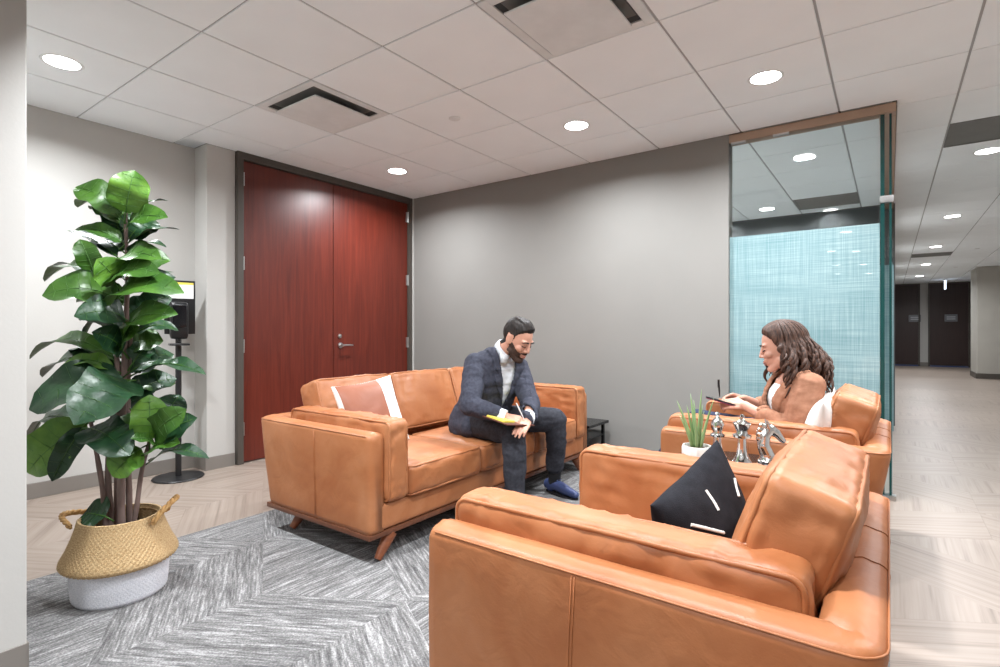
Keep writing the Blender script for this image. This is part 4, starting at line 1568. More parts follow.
leaves = [
    (c6(392, 195), c6(425, 24), 30, -0.03, -0.06, LL, 0.25, 0.3, 0.35), (c6(375, 195), c6(205, 82), 28, 0, -0.06, LM, 0.3, 0.3, 0.35), (c6(372, 215), c6(215, 150), 20, 0, 0.10, LM, 0.3, 0.3, 0.5),
    (c6(400, 245), c6(548, 198), 22, 0, -0.08, LM, 0.2, 0.3, 0.4), (c6(425, 170), c6(550, 147), 13, 0.04, 0.12, LD, 0.1, 0.2, 0.85), (c6(378, 305), c6(205, 243), 17, 0, -0.05, LM, 0.25, 0.3, 0.5),
    (c6(400, 310), c6(592, 245), 15, 0, 0.1, LD, 0.2, 0.3, 0.8), (c6(360, 360), c6(162, 248), 15, 0, 0.08, LD, 0.1, 0.3, 0.7), (c6(400, 345), c6(542, 308), 11, 0, -0.1, LD, 0.2, 0.3, 0.8),
    (c6(270, 410), c6(222, 285), 18, -0.08, -0.12, LM, 0.2, 0.3, 0.2), (c6(350, 450), c6(285, 355), 28, -0.06, -0.16, LL, 0.25, 0.3, 0.3), (c6(310, 430), c6(92, 425), 20, 0, 0.10, LM, 0.25, 0.3, 0.6),
    (c6(375, 385), c6(525, 345), 24, 0, -0.12, LM, 0.25, 0.3, 0.4), (c6(345, 465), c6(518, 392), 26, -0.02, -0.15, LM, 0.25, 0.3, 0.4), (c6(345, 505), c6(82, 480), 32, -0.03, -0.18, LM, 0.3, 0.3, 0.45),
    (c6(350, 535), c6(608, 455), 32, -0.03, -0.15, LM, 0.3, 0.3, 0.45), (c6(390, 590), c6(200, 560), 30, -0.03, -0.2, LD, 0.3, 0.3, 0.45), (c6(400, 645), c6(585, 545), 26, -0.03, -0.16, LM, 0.25, 0.3, 0.4),
    (c6(430, 640), c6(588, 618), 18, 0.0, 0.08, LD, 0.3, 0.3, 0.6), (c6(420, 480), c6(572, 405), 15, 0.05, 0.15, LD, 0.2, 0.3, 0.8), (c6(300, 470), c6(110, 378), 14, 0.06, 0.2, LD, 0.2, 0.3, 0.8),
    (c6(340, 610), c6(235, 640), 9, 0.06, 0.16, LD, 0.3, 0.3, 0.6), (c6(380, 300), c6(330, 170), 22, 0.05, 0.12, LD, 0.2, 0.3, 0.4), (c6(440, 560), c6(560, 500), 24, 0.05, 0.14, LD, 0.2, 0.3, 0.5),
    (c7(360, 75), c7(252, -5), 26, -0.03, -0.15, LD, 0.25, 0.3, 0.4), (c7(350, 110), c7(35, 62), 22, 0.02, 0.12, LM, 0.3, 0.3, 0.6), (c7(330, 140), c7(150, 105), 18, -0.02, -0.10, LL, 0.3, 0.3, 0.6),
    (c7(350, 150), c7(80, 130), 26, 0.06, 0.16, LD, 0.3, 0.3, 0.5), (c7(365, 175), c7(32, 255), 44, -0.04, -0.20, LD, 0.25, 0.25, 0.5), (c7(385, 180), c7(190, 310), 44, -0.05, -0.30, LD, 0.25, 0.25, 0.5),
    (c7(385, 150), c7(505, 103), 18, 0.0, 0.06, LD, 0.2, 0.3, 0.6), (c7(415, 150), c7(652, 138), 20, 0.0, -0.05, LD, 0.2, 0.3, 0.7), (c7(390, 200), c7(545, 178), 26, 0.04, 0.10, LM, 0.2, 0.3, 0.5),
    (c7(235, 330), c7(25, 480), 38, 0.0, -0.05, LL, 0.25, 0.3, 0.25), (c7(222, 340), c7(112, 518), 18, -0.02, -0.10, LD, 0.2, 0.5, 0.3), (c7(220, 320), c7(40, 350), 26, 0.05, 0.14, LD, 0.3, 0.3, 0.5),
    (c7(240, 345), c7(385, 425), 34, -0.08, -0.16, LD, 0.2, 0.2, 0.4), (c7(425, 415), c7(325, 505), 28, -0.06, -0.12, LL, 0.25, 0.3, 0.4), (c7(455, 385), c7(455, 215), 28, -0.05, -0.06, LL, 0.2, 0.3, 0.2),
    (c7(470, 375), c7(585, 265), 24, -0.04, -0.10, LM, 0.2, 0.3, 0.3), (c7(480, 400), c7(622, 295), 26, -0.02, -0.04, LD, 0.2, 0.3, 0.4), (c7(445, 440), c7(562, 385), 19, -0.04, -0.10, LM, 0.2, 0.3, 0.5),
    (c7(455, 465), c7(664, 430), 17, -0.03, -0.08, LD, 0.25, 0.3, 0.7), (c7(475, 400), c7(388, 375), 14, -0.06, -0.14, LM, 0.2, 0.3, 0.6), (c7(395, 290), c7(425, 375), 24, 0.0, -0.04, LM, 0.2, 0.3, 0.4),
    (c7(380, 230), c7(450, 330), 30, 0.05, 0.10, LD, 0.2, 0.3, 0.4), (c7(500, 330), c7(560, 220), 26, 0.0, 0.06, LD, 0.2, 0.3, 0.4), (c7(330, 110), c7(230, 40), 24, 0.05, 0.14, LD, 0.2, 0.3, 0.4),
    (c7(400, 110), c7(460, 45), 20, 0.0, 0.05, LD, 0.2, 0.3, 0.4), (c7(300, 655), c7(225, 640), 28, -0.05, -0.05, LD, 0.1, 0.3, 0.3), (c7(360, 60), c7(420, -20), 22, -0.02, -0.1, LM, 0.2, 0.3, 0.4)]
random.seed(21)
for k in range(16):
    v_ = lerp(225, 425, k / 15)
    sd = 1 if k % 2 else -1
    L_ = random.uniform(34, 52) * (0.75 if v_ < 260 else 1)
    leaves.append(((126 + sd * 3, v_), (126 + sd * L_, v_ - random.uniform(6, 26)), random.uniform(20, 30), 0.03, random.uniform(0.04, 0.2), LD if k % 3 else LM, 0.25, 0.3, 0.45))
for k, lf in enumerate(leaves):
    leaf(*lf, seed=k * 1.7)

# ------------------------------------------------------------------ hand sanitizer stand
S0 = Vector((-4.245, 1.79, 0.0))
t = thing('sanitizer_stand', 'black floor-standing hand sanitizer dispenser behind the fig', 'dispenser', S0, math.radians(-18))
MB().lathe([(0.001, 0.0), (0.165, 0.0), (0.17, 0.006), (0.165, 0.012), (0.03, 0.016), (0.001, 0.016)], seg=40).build('base', 'black_metal', t)
MB().lathe([(0.02, 0.014), (0.02, 1.06)], seg=16).build('pole', 'black_metal', t)
m = MB()
m.rbox((0.035, 0, 1.16), (0.10, 0.115, 0.27), 0.02, n=6)
d = m.build('dispenser_housing', 'black_plastic', t)
MB().rbox((0.09, 0, 1.19), (0.015, 0.09, 0.16), 0.006, n=4).build('dispenser_cover', 'screen', d)
MB().lathe([(0.012, 0), (0.008, -0.025), (0.001, -0.026)], (0.06, 0, 1.03), 12).build('nozzle', 'black_plastic', d)
MB().rbox((0.04, 0, 0.985), (0.13, 0.13, 0.018), 0.006, n=4).build('drip_tray', 'black_plastic', t)
MB().rbox((-0.03, 0.012, 1.26), (0.012, 0.20, 0.40), 0.005, n=4).build('sign_board', 'black_plastic', t)
MB().box((-0.022, 0.012, 1.385), (0.003, 0.175, 0.12)).build('sign_sheet', 'white_paper', t, False)
MB().box((-0.0215, 0.012, 1.437), (0.004, 0.175, 0.016)).build('sign_stripe', 'yellow_paper', t, False)


# ------------------------------------------------------------------ people
def frame_from(yaw, pitch, roll, c, scale=1.0):
    return Matrix.Translation(c) @ Matrix.Rotation(yaw, 4, 'Z') @ Matrix.Rotation(pitch, 4, 'Y') @ Matrix.Rotation(roll, 4, 'X') @ Matrix.Scale(scale, 4)


def head_shape(m, M, female=False):
    """x forward, y left, z up; origin in the middle of the head"""
    h = MB()
    h.ell((-0.012, 0, 0.034), (0.098, 0.076, 0.086), seg=24, rings=16)
    h.ell((0.012, 0, 0.01), (0.078, 0.071, 0.095), seg=24, rings=16)
    h.ell((0.034, 0, -0.035), (0.056, 0.058 if not female else 0.054, 0.072), seg=20, rings=14)
    h.cap((0.02, -0.045, -0.066), (0.066, -0.016, -0.100), 0.024, 0.019)
    h.cap((0.02, 0.045, -0.066), (0.066, 0.016, -0.100), 0.024, 0.019)
    h.ell((0.074, 0, -0.101), (0.020, 0.024, 0.017))
    h.cap((0.083, 0, 0.022), (0.104, 0, -0.022), 0.009, 0.0115 if not female else 0.0095)      # nose
    h.ell((0.103, 0, -0.027), (0.014, 0.0115, 0.0095))
    for s in (-1, 1):
        h.ell((0.093, s * 0.0125, -0.031), (0.011, 0.008, 0.0075))
        h.ell((0.072, s * 0.030, 0.026), (0.016, 0.027, 0.011))        # brow
        h.ell((0.060, s * 0.042, -0.022), (0.026, 0.022, 0.022))       # cheek
        h.ell((0.0715, s * 0.030, 0.006), (0.0155, 0.0165, 0.0125))    # closed-down lid
        h.ell((-0.008, s * 0.077, -0.002), (0.020, 0.007, 0.032), rot=(0.0, -0.25, s * -0.3))
    h.ell((0.085, 0, -0.053), (0.014, 0.026, 0.010))
    h.ell((0.086, 0, -0.063), (0.012, 0.021, 0.007))
    h.ell((0.084, 0, -0.072), (0.012, 0.019, 0.008))
    r = 0.056 if not female else 0.047
    m.add(h.v, h.f, M)
    return r


def face_bits(parent, M, off, lip_mat='lips', brow_r=0.0052, lip=1.0, hair='lash', female=False):
    def q(pts):
        return [M @ Vector(p) + off for p in pts]
    for s in (-1, 1):
        pts = [(0.0925, s * 0.012, 0.0245), (0.0955, s * 0.026, 0.030), (0.0895, s * 0.041, 0.030), (0.077, s * 0.053, 0.022)]
        MB().tube(q(smooth_path(pts, 3)), [brow_r * k for k in (0.9, 1, 1.1, 1.1, 1.1, 1, 0.9, 0.8, 0.6, 0.4)], 6, flat=0.8).build('eyebrow', hair, parent, True, sharp=180)
        pts = [(0.0835, s * 0.0155, -0.001), (0.0885, s * 0.024, -0.0035), (0.0885, s * 0.033, -0.0035), (0.083, s * 0.042, -0.001), (0.0765, s * 0.0475, 0.002)]
        MB().tube(q(smooth_path(pts, 3)), 0.0022 if not female else 0.0026, 5).build('eyelashes', 'lash', parent, True, sharp=180)
    up = [(0.090, -0.022, -0.0645), (0.0985, -0.010, -0.0605), (0.1005, 0, -0.0615), (0.0985, 0.010, -0.0605), (0.090, 0.022, -0.0645)]
    lo = [(0.090, -0.020, -0.067), (0.0965, -0.010, -0.0715), (0.0985, 0, -0.0725), (0.0965, 0.010, -0.0715), (0.090, 0.020, -0.067)]
    k = len(smooth_path(up, 3))
    rr = [(0.0012 + 0.0034 * math.sin(PI * i / (k - 1))) * lip for i in range(k)]
    m = MB()
    m.tube(q(smooth_path(up, 3)), rr, 7)
    m.tube(q(smooth_path(lo, 3)), [x * 1.15 for x in rr], 7)
    m.build('lips', lip_mat, parent, True, sharp=180)


def hand(m, w, d, n, side, curls=(0.5, 0.55, 0.6, 0.65), thumb=(0.5, 0.3), k=1.0, spread=0.06):
    """w wrist, d pointing direction, n back-of-hand normal, side +1 if the thumb lies on d x n ... """
    w, d, n = Vector(w), Vector(d).normalized(), Vector(n)
    n = (n - d * n.dot(d)).normalized()
    s = d.cross(n) * side                       # towards the thumb
    P = 0.082 * k
    spec = [(0.028, 0.042, 0.026, 0.02, curls[0]), (0.0095, 0.046, 0.029, 0.021, curls[1]), (-0.009, 0.042, 0.027, 0.02, curls[2]), (-0.026, 0.033, 0.02, 0.017, curls[3])]
    for i, (o, l1, l2, l3, c) in enumerate(spec):
        kn = w + d * (P - 0.004 * abs(i - 1)) + s * o * k + n * 0.002
        m.cap(w + s * o * 0.55 * k + d * 0.008, kn, 0.0145 * k, 0.0112 * k, 10)
        a = c * 0.8
        p = kn
        dd = (d + s * (o * spread * 12)).normalized()
        for l, f, r0, r1 in ((l1, 0.8, 0.0098, 0.0088), (l2, 1.25, 0.0088, 0.008), (l3, 0.7, 0.008, 0.0068)):
            v = dd * math.cos(a) - n * math.sin(a)
            e = p + v * l * k
            m.cap(p, e, r0 * k, r1 * k, 10)
            p = e
            a += c * f
    m.cap(w + d * 0.012, w + d * 0.05 * k, 0.019 * k, 0.017 * k, 12)
    # thumb leaves the side of the palm near its base
    p0 = w + d * 0.016 * k + s * 0.02 * k - n * 0.004
    v1 = (d * 0.72 + s * (0.75 - thumb[1]) - n * thumb[0] * 0.7).normalized()
    p1 = p0 + v1 * 0.042 * k
    v2 = (d * 0.95 + s * (0.30 - thumb[1]) - n * thumb[0] * 0.8).normalized()
    p2 = p1 + v2 * 0.034 * k
    p3 = p2 + (v2 - s * 0.25).normalized() * 0.024 * k
    m.chain([p0, p1, p2, p3], [0.014 * k, 0.0115 * k, 0.0098 * k, 0.0078 * k], 10)
    return p


def torso(m, P, N, f, levels, f0=None):
    """levels: (t along P->N, half width, half depth, forward offset)"""
    for t_, hw, r, fo in levels:
        c = lerp(P, N, t_) + f * fo
        l = Vector((-f.y, f.x, 0)).normalized()
        m.cap(c - l * (hw - r), c + l * (hw - r), r, r, 16)


def cloth_noise(me, amp, sc=9.0, seed=0.0):
    def fn(co, no):
        a = mnoise.noise(Vector((co.x * sc + seed, co.y * sc, co.z * sc * 1.6)))
        b = 1 - abs(mnoise.noise(Vector((co.x * sc * 1.3 - seed, co.y * sc * 1.3, co.z * sc * 2.4)))) * 2
        return amp * (a * 0.7 + b * 0.5)
    displace(me, fn)


# ---- seated man
R = Vector((-2.10, 2.68, 0.008))
man = thing('person', 'man in a dark blue suit writing on a yellow pad, seated on the sofa', 'person', R)
MO = -R
fa = math.radians(-17)
F = Vector((math.cos(fa), math.sin(fa), 0))
Lf = Vector((-F.y, F.x, 0))
P = Vector((-2.13, 2.685, 0.50))
N = Vector((-1.955, 2.69, 0.925))
Rsh, Lsh = N - Lf * 0.165 + Vector((-0.03, 0, -0.05)), N + Lf * 0.16 + Vector((-0.02, 0, -0.085))
Rel, Lel = Vector((-1.95, 2.38, 0.655)), Vector((-1.775, 2.75, 0.632))
Rwr, Lwr = Vector((-1.755, 2.455, 0.60)), Vector((-1.675, 2.565, 0.572))
Rhp, Lhp = P - Lf * 0.09 + Vector((0, 0, 0.005)), P + Lf * 0.09 + Vector((0, 0, 0.005))
Rkn, Lkn = Vector((-1.745, 2.515, 0.505)), Vector((-1.755, 3.02, 0.505))
Ran, Lan = Vector((-1.72, 2.50, 0.10)), Vector((-1.80, 3.085, 0.10))
HC = Vector((-1.832, 2.692, 1.032))
HM = frame_from(math.radians(-2), math.radians(30), 0, HC, 1.0)
b = MB()
head_shape(b, HM)
b.chain([N + Vector((-0.01, 0, -0.02)), lerp(N, HC, 0.45) + Vector((-0.02, 0, 0)), HM @ Vector((-0.03, 0, -0.05))], [0.062, 0.057, 0.056])
torso(b, P, N, F, [(t_, lerp(0.15, 0.14, t_), lerp(0.095, 0.075, t_), 0) for t_ in (0, 0.15, 0.3, 0.45, 0.6, 0.75)] + [(0.85, 0.13, 0.055, -0.005), (0.92, 0.11, 0.045, -0.01)])
for a, e, w in ((Rsh, Rel, Rwr), (Lsh, Lel, Lwr)):
    b.chain([a, e, w], [0.052, 0.040, 0.028])
for a, e, w in ((Rhp, Rkn, Ran), (Lhp, Lkn, Lan)):
    b.chain([a, e, w], [0.07, 0.048, 0.034])
    b.cap(w, w + Vector((0.08, -0.02, -0.06)), 0.028, 0.016)
hand(b, Rwr, (0.85, 0.35, -0.22), (-0.1, -0.45, 0.9), -1, (0.75, 0.8, 0.95, 1.05), (0.6, 0.35), 1.0)
hand(b, Lwr, (0.25, -0.9, -0.22), (0.35, -0.05, 0.9), 1, (0.25, 0.25, 0.3, 0.35), (0.5, 0.2), 1.0)
bm_ = fuse(b, 0.0040, 4)
body = link('body', bm_, 'skin', man, True, MO, sharp=180)
HI = HM.inverted()


def man_hl(x):
    pts = [(-0.2, -0.075), (-0.06, -0.07), (-0.035, -0.04), (-0.02, 0.01), (0.0, 0.0), (0.012, -0.01), (0.022, -0.005), (0.028, 0.04), (0.045, 0.062), (0.062, 0.078), (0.2, 0.084)]
    for (a, c), (b_, d_) in zip(pts, pts[1:]):
        if x <= b_:
            return lerp(c, d_, (x - a) / (b_ - a))
    return 0.07


def man_hair(co, no):
    p = HI @ co
    return p.z > man_hl(p.x) + 0.007 * mnoise.noise(Vector((p.x * 60, p.y * 60, p.z * 60))) and abs(p.y) < 0.0775 and p.z > -0.09 and not (abs(p.y) > 0.071 and p.z < 0.03 and -0.03 < p.x < 0.012)


def man_hair_off(co, no):
    p = HI @ co
    top = max(0, min(1, (p.z - 0.05) / 0.06))
    g = mnoise.noise(Vector((p.x * 26 + p.y * 20, p.y * 90, p.z * 26)))
    g2 = mnoise.noise(Vector((p.x * 16 + 3, p.y * 30, p.z * 16)))
    quiff = max(0, p.x) / 0.08
    edge = max(0.0, min(1.0, (p.z - man_hl(p.x)) / 0.02))
    return 0.002 + 0.002 * edge + 0.013 * top * edge * (1 + 0.55 * quiff) + 0.006 * g * (0.25 + top) + 0.005 * g2 * top


shell_from(bm_, man_hair, man_hair_off, whole=True).build('hair', 'hair_dark', man, True, MO, sharp=180)


def man_beard(co, no):
    p = HI @ co
    if p.x < -0.002 or p.z < -0.125 or (p.z < -0.108 and p.x < 0.03):
        return False
    if abs(p.y) < 0.024 and -0.076 < p.z < -0.0565 and p.x > 0.08:
        return False
    line = -0.002 if p.x < 0.022 else lerp(-0.002, -0.044, min(1, (p.x - 0.022) / 0.05))
    if abs(p.y) < 0.028 and p.x > 0.075:
        line = -0.042
    low = -0.075 if p.x < 0.02 else -0.2
    return low < p.z < line and not (abs(p.y) > 0.0735 and p.x < 0.012)


shell_from(bm_, man_beard, lambda co, no: 0.0042 + 0.0018 * mnoise.noise(co * 150), whole=True).build('beard', 'beard', man, True, MO, sharp=180)
face_bits(man, HM, MO, lip=0.75)

# jacket
j = MB()
lv = [(0.0, 0.195, 0.135, -0.01), (0.1, 0.19, 0.132, -0.005), (0.2, 0.183, 0.128, 0), (0.32, 0.18, 0.125, 0.004), (0.45, 0.185, 0.124, 0.008), (0.58, 0.196, 0.124, 0.010), (0.7, 0.205, 0.12, 0.008), (0.8, 0.205, 0.108, 0.004), (0.89, 0.185, 0.088, 0.004), (0.96, 0.135, 0.078, 0.004)]
torso(j, P, N, F, lv)
j.chain([Rsh + Vector((0.0, 0, 0.005)), lerp(Rsh, Rel, 0.5), Rel, lerp(Rel, Rwr, 0.5), lerp(Rel, Rwr, 0.76)], [0.07, 0.067, 0.06, 0.052, 0.045])
j.chain([Lsh + Vector((0.0, 0, 0.005)), lerp(Lsh, Lel, 0.5), Lel, lerp(Lel, Lwr, 0.5), lerp(Lel, Lwr, 0.88)], [0.07, 0.067, 0.06, 0.052, 0.045])
# skirts of the jacket resting on the seat and thighs
j.cap(P - Lf * 0.11 + Vector((-0.03, 0, 0.0)), P - Lf * 0.13 + F * 0.10 + Vector((0, 0, 0.0)), 0.072, 0.07)
j.cap(P + Lf * 0.11 + Vector((-0.03, 0, 0.0)), P + Lf * 0.13 + F * 0.10 + Vector((0, 0, 0.0)), 0.072, 0.07)
jm = fuse(j, 0.0062, 5)
cloth_noise(jm, 0.0075, 8.5, 2.0)
UP = (N - P).normalized()
FF = (F - UP * F.dot(UP)).normalized()


def vee(zv, z0=0.06, z1=-0.30, w0=0.07):
    return max(0.0, w0 * (zv - z1) / (z0 - z1))


def in_vee(co, no, z0=0.06, z1=-0.30, w0=0.07):
    r = co - N
    zv, yv, xv = r.dot(UP), r.dot(Lf), r.dot(FF)
    return xv > 0.02 and z1 < zv and abs(yv) < vee(zv, z0, z1, w0) and no.dot(FF) > -0.4 and zv < 0.16


jk = shell_from(jm, lambda c, n_: not in_vee(c, n_), lambda c, n_: 0.0, 0.0)
jo = jk.build('jacket', 'suit', man, True, MO, sharp=180)
sol = jo.modifiers.new('thickness', 'SOLIDIFY')
sol.thickness = 0.005
sol.offset = -1


def lapel(co, no):
    r = co - N
    zv, yv, xv = r.dot(UP), r.dot(Lf), r.dot(FF)
    w = vee(zv)
    if not (xv > -0.01 and -0.29 < zv < 0.09 and no.dot(FF) > -0.5):
        return False
    lw = 0.072 * min(1, (zv + 0.29) / 0.17)
    if -0.075 < zv < -0.062:
        lw *= 0.55
    if zv > -0.062:
        lw = 0.056
    return w < abs(yv) < w + lw


shell_from(jm, lapel, lambda c, n_: 0.0085, 0.002).build('lapel', 'suit', man, True, MO, sharp=180)
for k in range(2):
    c = lerp(P, N, 0.32 - 0.16 * k)
    p_ = c + FF * 0.138 + Lf * 0.008
    MB().lathe([(0.009, 0), (0.009, 0.004), (0.001, 0.005)], p_, 12, (0, PI / 2, fa)).build('button', 'button', jo)
# shirt and cuffs
s_ = MB()
torso(s_, P, N, F, [(t_, hw - 0.02, r - 0.014, fo) for t_, hw, r, fo in lv if t_ > 0.15])
shm = fuse(s_, 0.006, 5)
cloth_noise(shm, 0.003, 12, 5)
shirt = link('shirt', shm, 'shirt', man, True, MO, sharp=180)
m = MB()
ax = (HM @ Vector((-0.03, 0, -0.06)) - N).normalized()
q = Vector((0, 0, 1)).rotation_difference(ax)
cc = N + Vector((0.0, 0, 0.005)) + ax * 0.035
pts = []
for k in range(25):
    a = math.radians(20 + 320 * k / 24)
    pts.append(cc + q @ (Vector((math.cos(a + fa), math.sin(a + fa), 0)) * 0.071 + Vector((0, 0, 0.022 + 0.014 * math.cos(a + PI)))))
vs = []
for p_ in pts:
    d_ = (p_ - cc)
    vs += [p_ - ax * 0.03 + d_ * 0.05, p_ + ax * 0.004, p_ + ax * 0.016 - d_ * 0.10]
m.add(vs, [(i * 3 + k_, (i + 1) * 3 + k_, (i + 1) * 3 + k_ + 1, i * 3 + k_ + 1) for i in range(24) for k_ in range(2)])
# collar points
for s in (-1, 1):
    a0 = cc + FF * 0.074 + Lf * s * 0.010 + ax * 0.006
    m.add([v for v in (a0, cc + FF * 0.03 + Lf * s * 0.066 + ax * 0.022, cc + FF * 0.082 + Lf * s * 0.058 - ax * 0.045, cc + FF * 0.100 + Lf * s * 0.020 - ax * 0.045)], [(0, 1, 2, 3)])
co = m.build('collar', 'shirt', shirt, True, sharp=60)
sol = co.modifiers.new('thickness', 'SOLIDIFY')
sol.thickness = 0.003
for e, w in ((Rel, Rwr), (Lel, Lwr)):
    d_ = (w - e).normalized()
    MB().tube([w - d_ * 0.06 + MO, w - d_ * 0.02 + MO, w + d_ * 0.004 + MO], [0.041, 0.040, 0.0385], 18).build('shirt_cuff', 'shirt', man, True, sharp=60)
# trousers
tr = MB()
torso(tr, P, N, F, [(-0.05, 0.185, 0.11, -0.01), (0.08, 0.18, 0.11, -0.01), (0.2, 0.165, 0.105, 0)])
tr.chain([Rhp, lerp(Rhp, Rkn, 0.5) + Vector((0, 0, 0.008)), Rkn, lerp(Rkn, Ran, 0.35) + Vector((0.01, 0, 0)), lerp(Rkn, Ran, 0.86)], [0.098, 0.09, 0.073, 0.068, 0.06])
tr.chain([Lhp, lerp(Lhp, Lkn, 0.5) + Vector((0, 0, 0.008)), Lkn, lerp(Lkn, Lan, 0.35) + Vector((0.01, 0, 0)), lerp(Lkn, Lan, 0.76)], [0.098, 0.09, 0.073, 0.068, 0.06])
tm = fuse(tr, 0.0065, 5)
cloth_noise(tm, 0.008, 8, 9.0)
link('trousers', tm, 'trousers', man, True, MO, sharp=180)


def shoe(an, d, parent, mo, mat, sockmat, k=1.0):
    d = Vector(d).normalized()
    s = Vector((-d.y, d.x, 0))
    base = Vector((an.x, an.y, 0))
    m = MB()
    z0 = 0.02
    m.chain([base - d * 0.045 * k + Vector((0, 0, z0 + 0.038)), base + d * 0.02 * k + Vector((0, 0, z0 + 0.045)), base + d * 0.10 * k + Vector((0, 0, z0 + 0.030)), base + d * 0.19 * k + Vector((0, 0, z0 + 0.018))], [0.038 * k, 0.040 * k, 0.036 * k, 0.024 * k])
    m.cap(base - d * 0.02 + Vector((0, 0, 0.05)), base + Vector((0, 0, 0.062)), 0.040 * k, 0.036 * k)
    me = fuse(m, 0.005, 3)
    for v in me.vertices:
        if v.co.z < 0.014:
            v.co.z = 0.014
    o = link('shoe', me, mat, parent, True, mo, sharp=180)
    # sole outline
    sl = MB()
    n_ = 20
    up_, lo_ = [], []
    for i in range(n_):
        a = 2 * PI * i / n_
        x = 0.07 * k + 0.142 * k * math.cos(a)
        w = (0.043 if math.cos(a) > -0.2 else 0.037) * k * math.sin(a) * (1 - 0.15 * abs(math.cos(a)) ** 4)
        p_ = base + d * x + s * w
        lo_.append((p_.x, p_.y, 0.002))
        up_.append((p_.x, p_.y, 0.016))
    sl.v = lo_ + up_
    sl.f = [tuple(range(n_))[::-1], tuple(range(n_, 2 * n_))] + [(i, (i + 1) % n_, n_ + (i + 1) % n_, n_ + i) for i in range(n_)]
    sl.build('sole', 'sole', o, True, Vector((0, 0, 0)))
    lc = MB()
    for i in range(4):
        c0 = base + d * (0.045 + 0.022 * i) * k + Vector((0, 0, 0.101 - 0.012 * i))
        lc.tube([c0 - s * 0.02, c0 + Vector((0, 0, 0.004)), c0 + s * 0.02], 0.0025, 5)
    lc.build('laces', sockmat, o, True)['kind'] = 'stuff'
    return o


shoe(Ran + Vector((-0.005, 0, 0)), (0.96, -0.1, 0), man, MO, 'shoe_blue', 'shoe_blue')
shoe(Lan + Vector((-0.005, 0, 0)), (0.97, -0.24, 0), man, MO, 'shoe_blue', 'shoe_blue')
for a, kn in ((Ran, Rkn), (Lan, Lkn)):
    u_ = (kn - a).normalized()
    MB().tube([a - u_ * 0.045 + MO, a + u_ * 0.03 + MO, a + u_ * 0.14 + MO], [0.042, 0.042, 0.047], 16).build('sock', 'sock', man, True)

# legal pad, folio and pen
pad = thing('writing_pad', 'yellow legal pad in an open brown folio resting on the man\'s knee', 'notepad', (-1.80, 2.475, 0.592))
MB().box((0, 0, -0.006), (0.33, 0.23, 0.006)).build('folio', 'folio', pad, False, bevel=0.002)
MB().box((-0.02, 0.0, 0.002), (0.28, 0.205, 0.010)).build('paper_block', 'yellow_paper', pad, False, bevel=0.001)
MB().box((-0.15, 0.0, 0.0075), (0.022, 0.207, 0.002)).build('binding', 'folio', pad, False)
pad.rotation_euler = (math.radians(-8), math.radians(8), math.radians(-8))
pen = thing('pen', 'thin white pen in the man\'s right hand', 'pen', (-1.668, 2.52, 0.578))
MB().tube([(0, 0, 0.004), (-0.012, -0.015, 0.045), (-0.03, -0.035, 0.10)], [0.002, 0.0036, 0.0036], 8).build('barrel', 'pen_white', pen)
MB().tube([(0, 0, 0.0), (-0.002, -0.002, 0.008)], [0.0006, 0.002], 6).build('tip', 'steel', pen)

# ---- seated woman
R2 = Vector((-0.36, 3.05, 0.008))
wom = thing('person', 'woman with long brown hair in a tan blazer, seated in the armchair by the glass', 'person', R2)
WO = -R2
fa2 = math.radians(206)
F = Vector((math.cos(fa2), math.sin(fa2), 0))
Lf = Vector((-F.y, F.x, 0))
P = Vector((-0.355, 3.05, 0.50))
N = Vector((-0.38, 3.03, 0.848))
UP = (N - P).normalized()
FF = (F - UP * F.dot(UP)).normalized()
Lsh, Rsh = N + Lf * 0.155 + Vector((0.02, 0, -0.03)), N - Lf * 0.155 + Vector((0, 0, -0.03))
Lel, Rel = Vector((-0.36, 2.83, 0.605)), Vector((-0.47, 3.25, 0.63))
Lwr, Rwr = Vector((-0.585, 2.875, 0.712)), Vector((-0.625, 3.06, 0.722))
Lhp, Rhp = P + Lf * 0.085, P - Lf * 0.085
Lkn, Rkn = Vector((-0.84, 2.99, 0.59)), Vector((-0.82, 3.13, 0.53))
Lan, Ran = Vector((-1.13, 3.02, 0.24)), Vector((-0.95, 3.13, 0.10))
HC = Vector((-0.44, 3.01, 1.003))
HM = frame_from(math.radians(187), math.radians(14), 0, HC, 0.97)
HI = HM.inverted()
b = MB()
head_shape(b, HM, True)
b.chain([N + Vector((0.0, 0, -0.02)), lerp(N, HC, 0.45) + Vector((0.012, 0, 0)), HM @ Vector((-0.03, 0, -0.05))], [0.055, 0.048, 0.047])
torso(b, P, N, F, [(t_, lerp(0.14, 0.135, t_), 0.085, 0.005) for t_ in (0, 0.15, 0.3, 0.45, 0.6, 0.75)] + [(0.86, 0.14, 0.07, 0.012), (0.93, 0.12, 0.058, 0.005)])
for a, e, w in ((Rsh, Rel, Rwr), (Lsh, Lel, Lwr)):
    b.chain([a, e, w], [0.045, 0.035, 0.024])
for a, e, w in ((Rhp, Rkn, Ran), (Lhp, Lkn, Lan)):
    b.chain([a, e, w], [0.07, 0.046, 0.03])
    b.cap(w, w + Vector((-0.10, 0, -0.05)), 0.026, 0.018)
hand(b, Lwr, (-0.96, 0.2, 0.0), (0.0, -0.75, 0.6), 1, (0.35, 0.4, 0.45, 0.5), (0.4, 0.2), 0.9)
hand(b, Rwr, (-0.8, -0.45, 0.2), (-0.2, 0.35, 0.9), -1, (0.7, 0.8, 0.9, 1.0), (0.55, 0.3), 0.9)
wbm = fuse(b, 0.0040, 5)
body = link('body', wbm, 'skin_w', wom, True, WO, sharp=180)
face_bits(wom, HM, WO, brow_r=0.0026, lip=0.9, female=True)


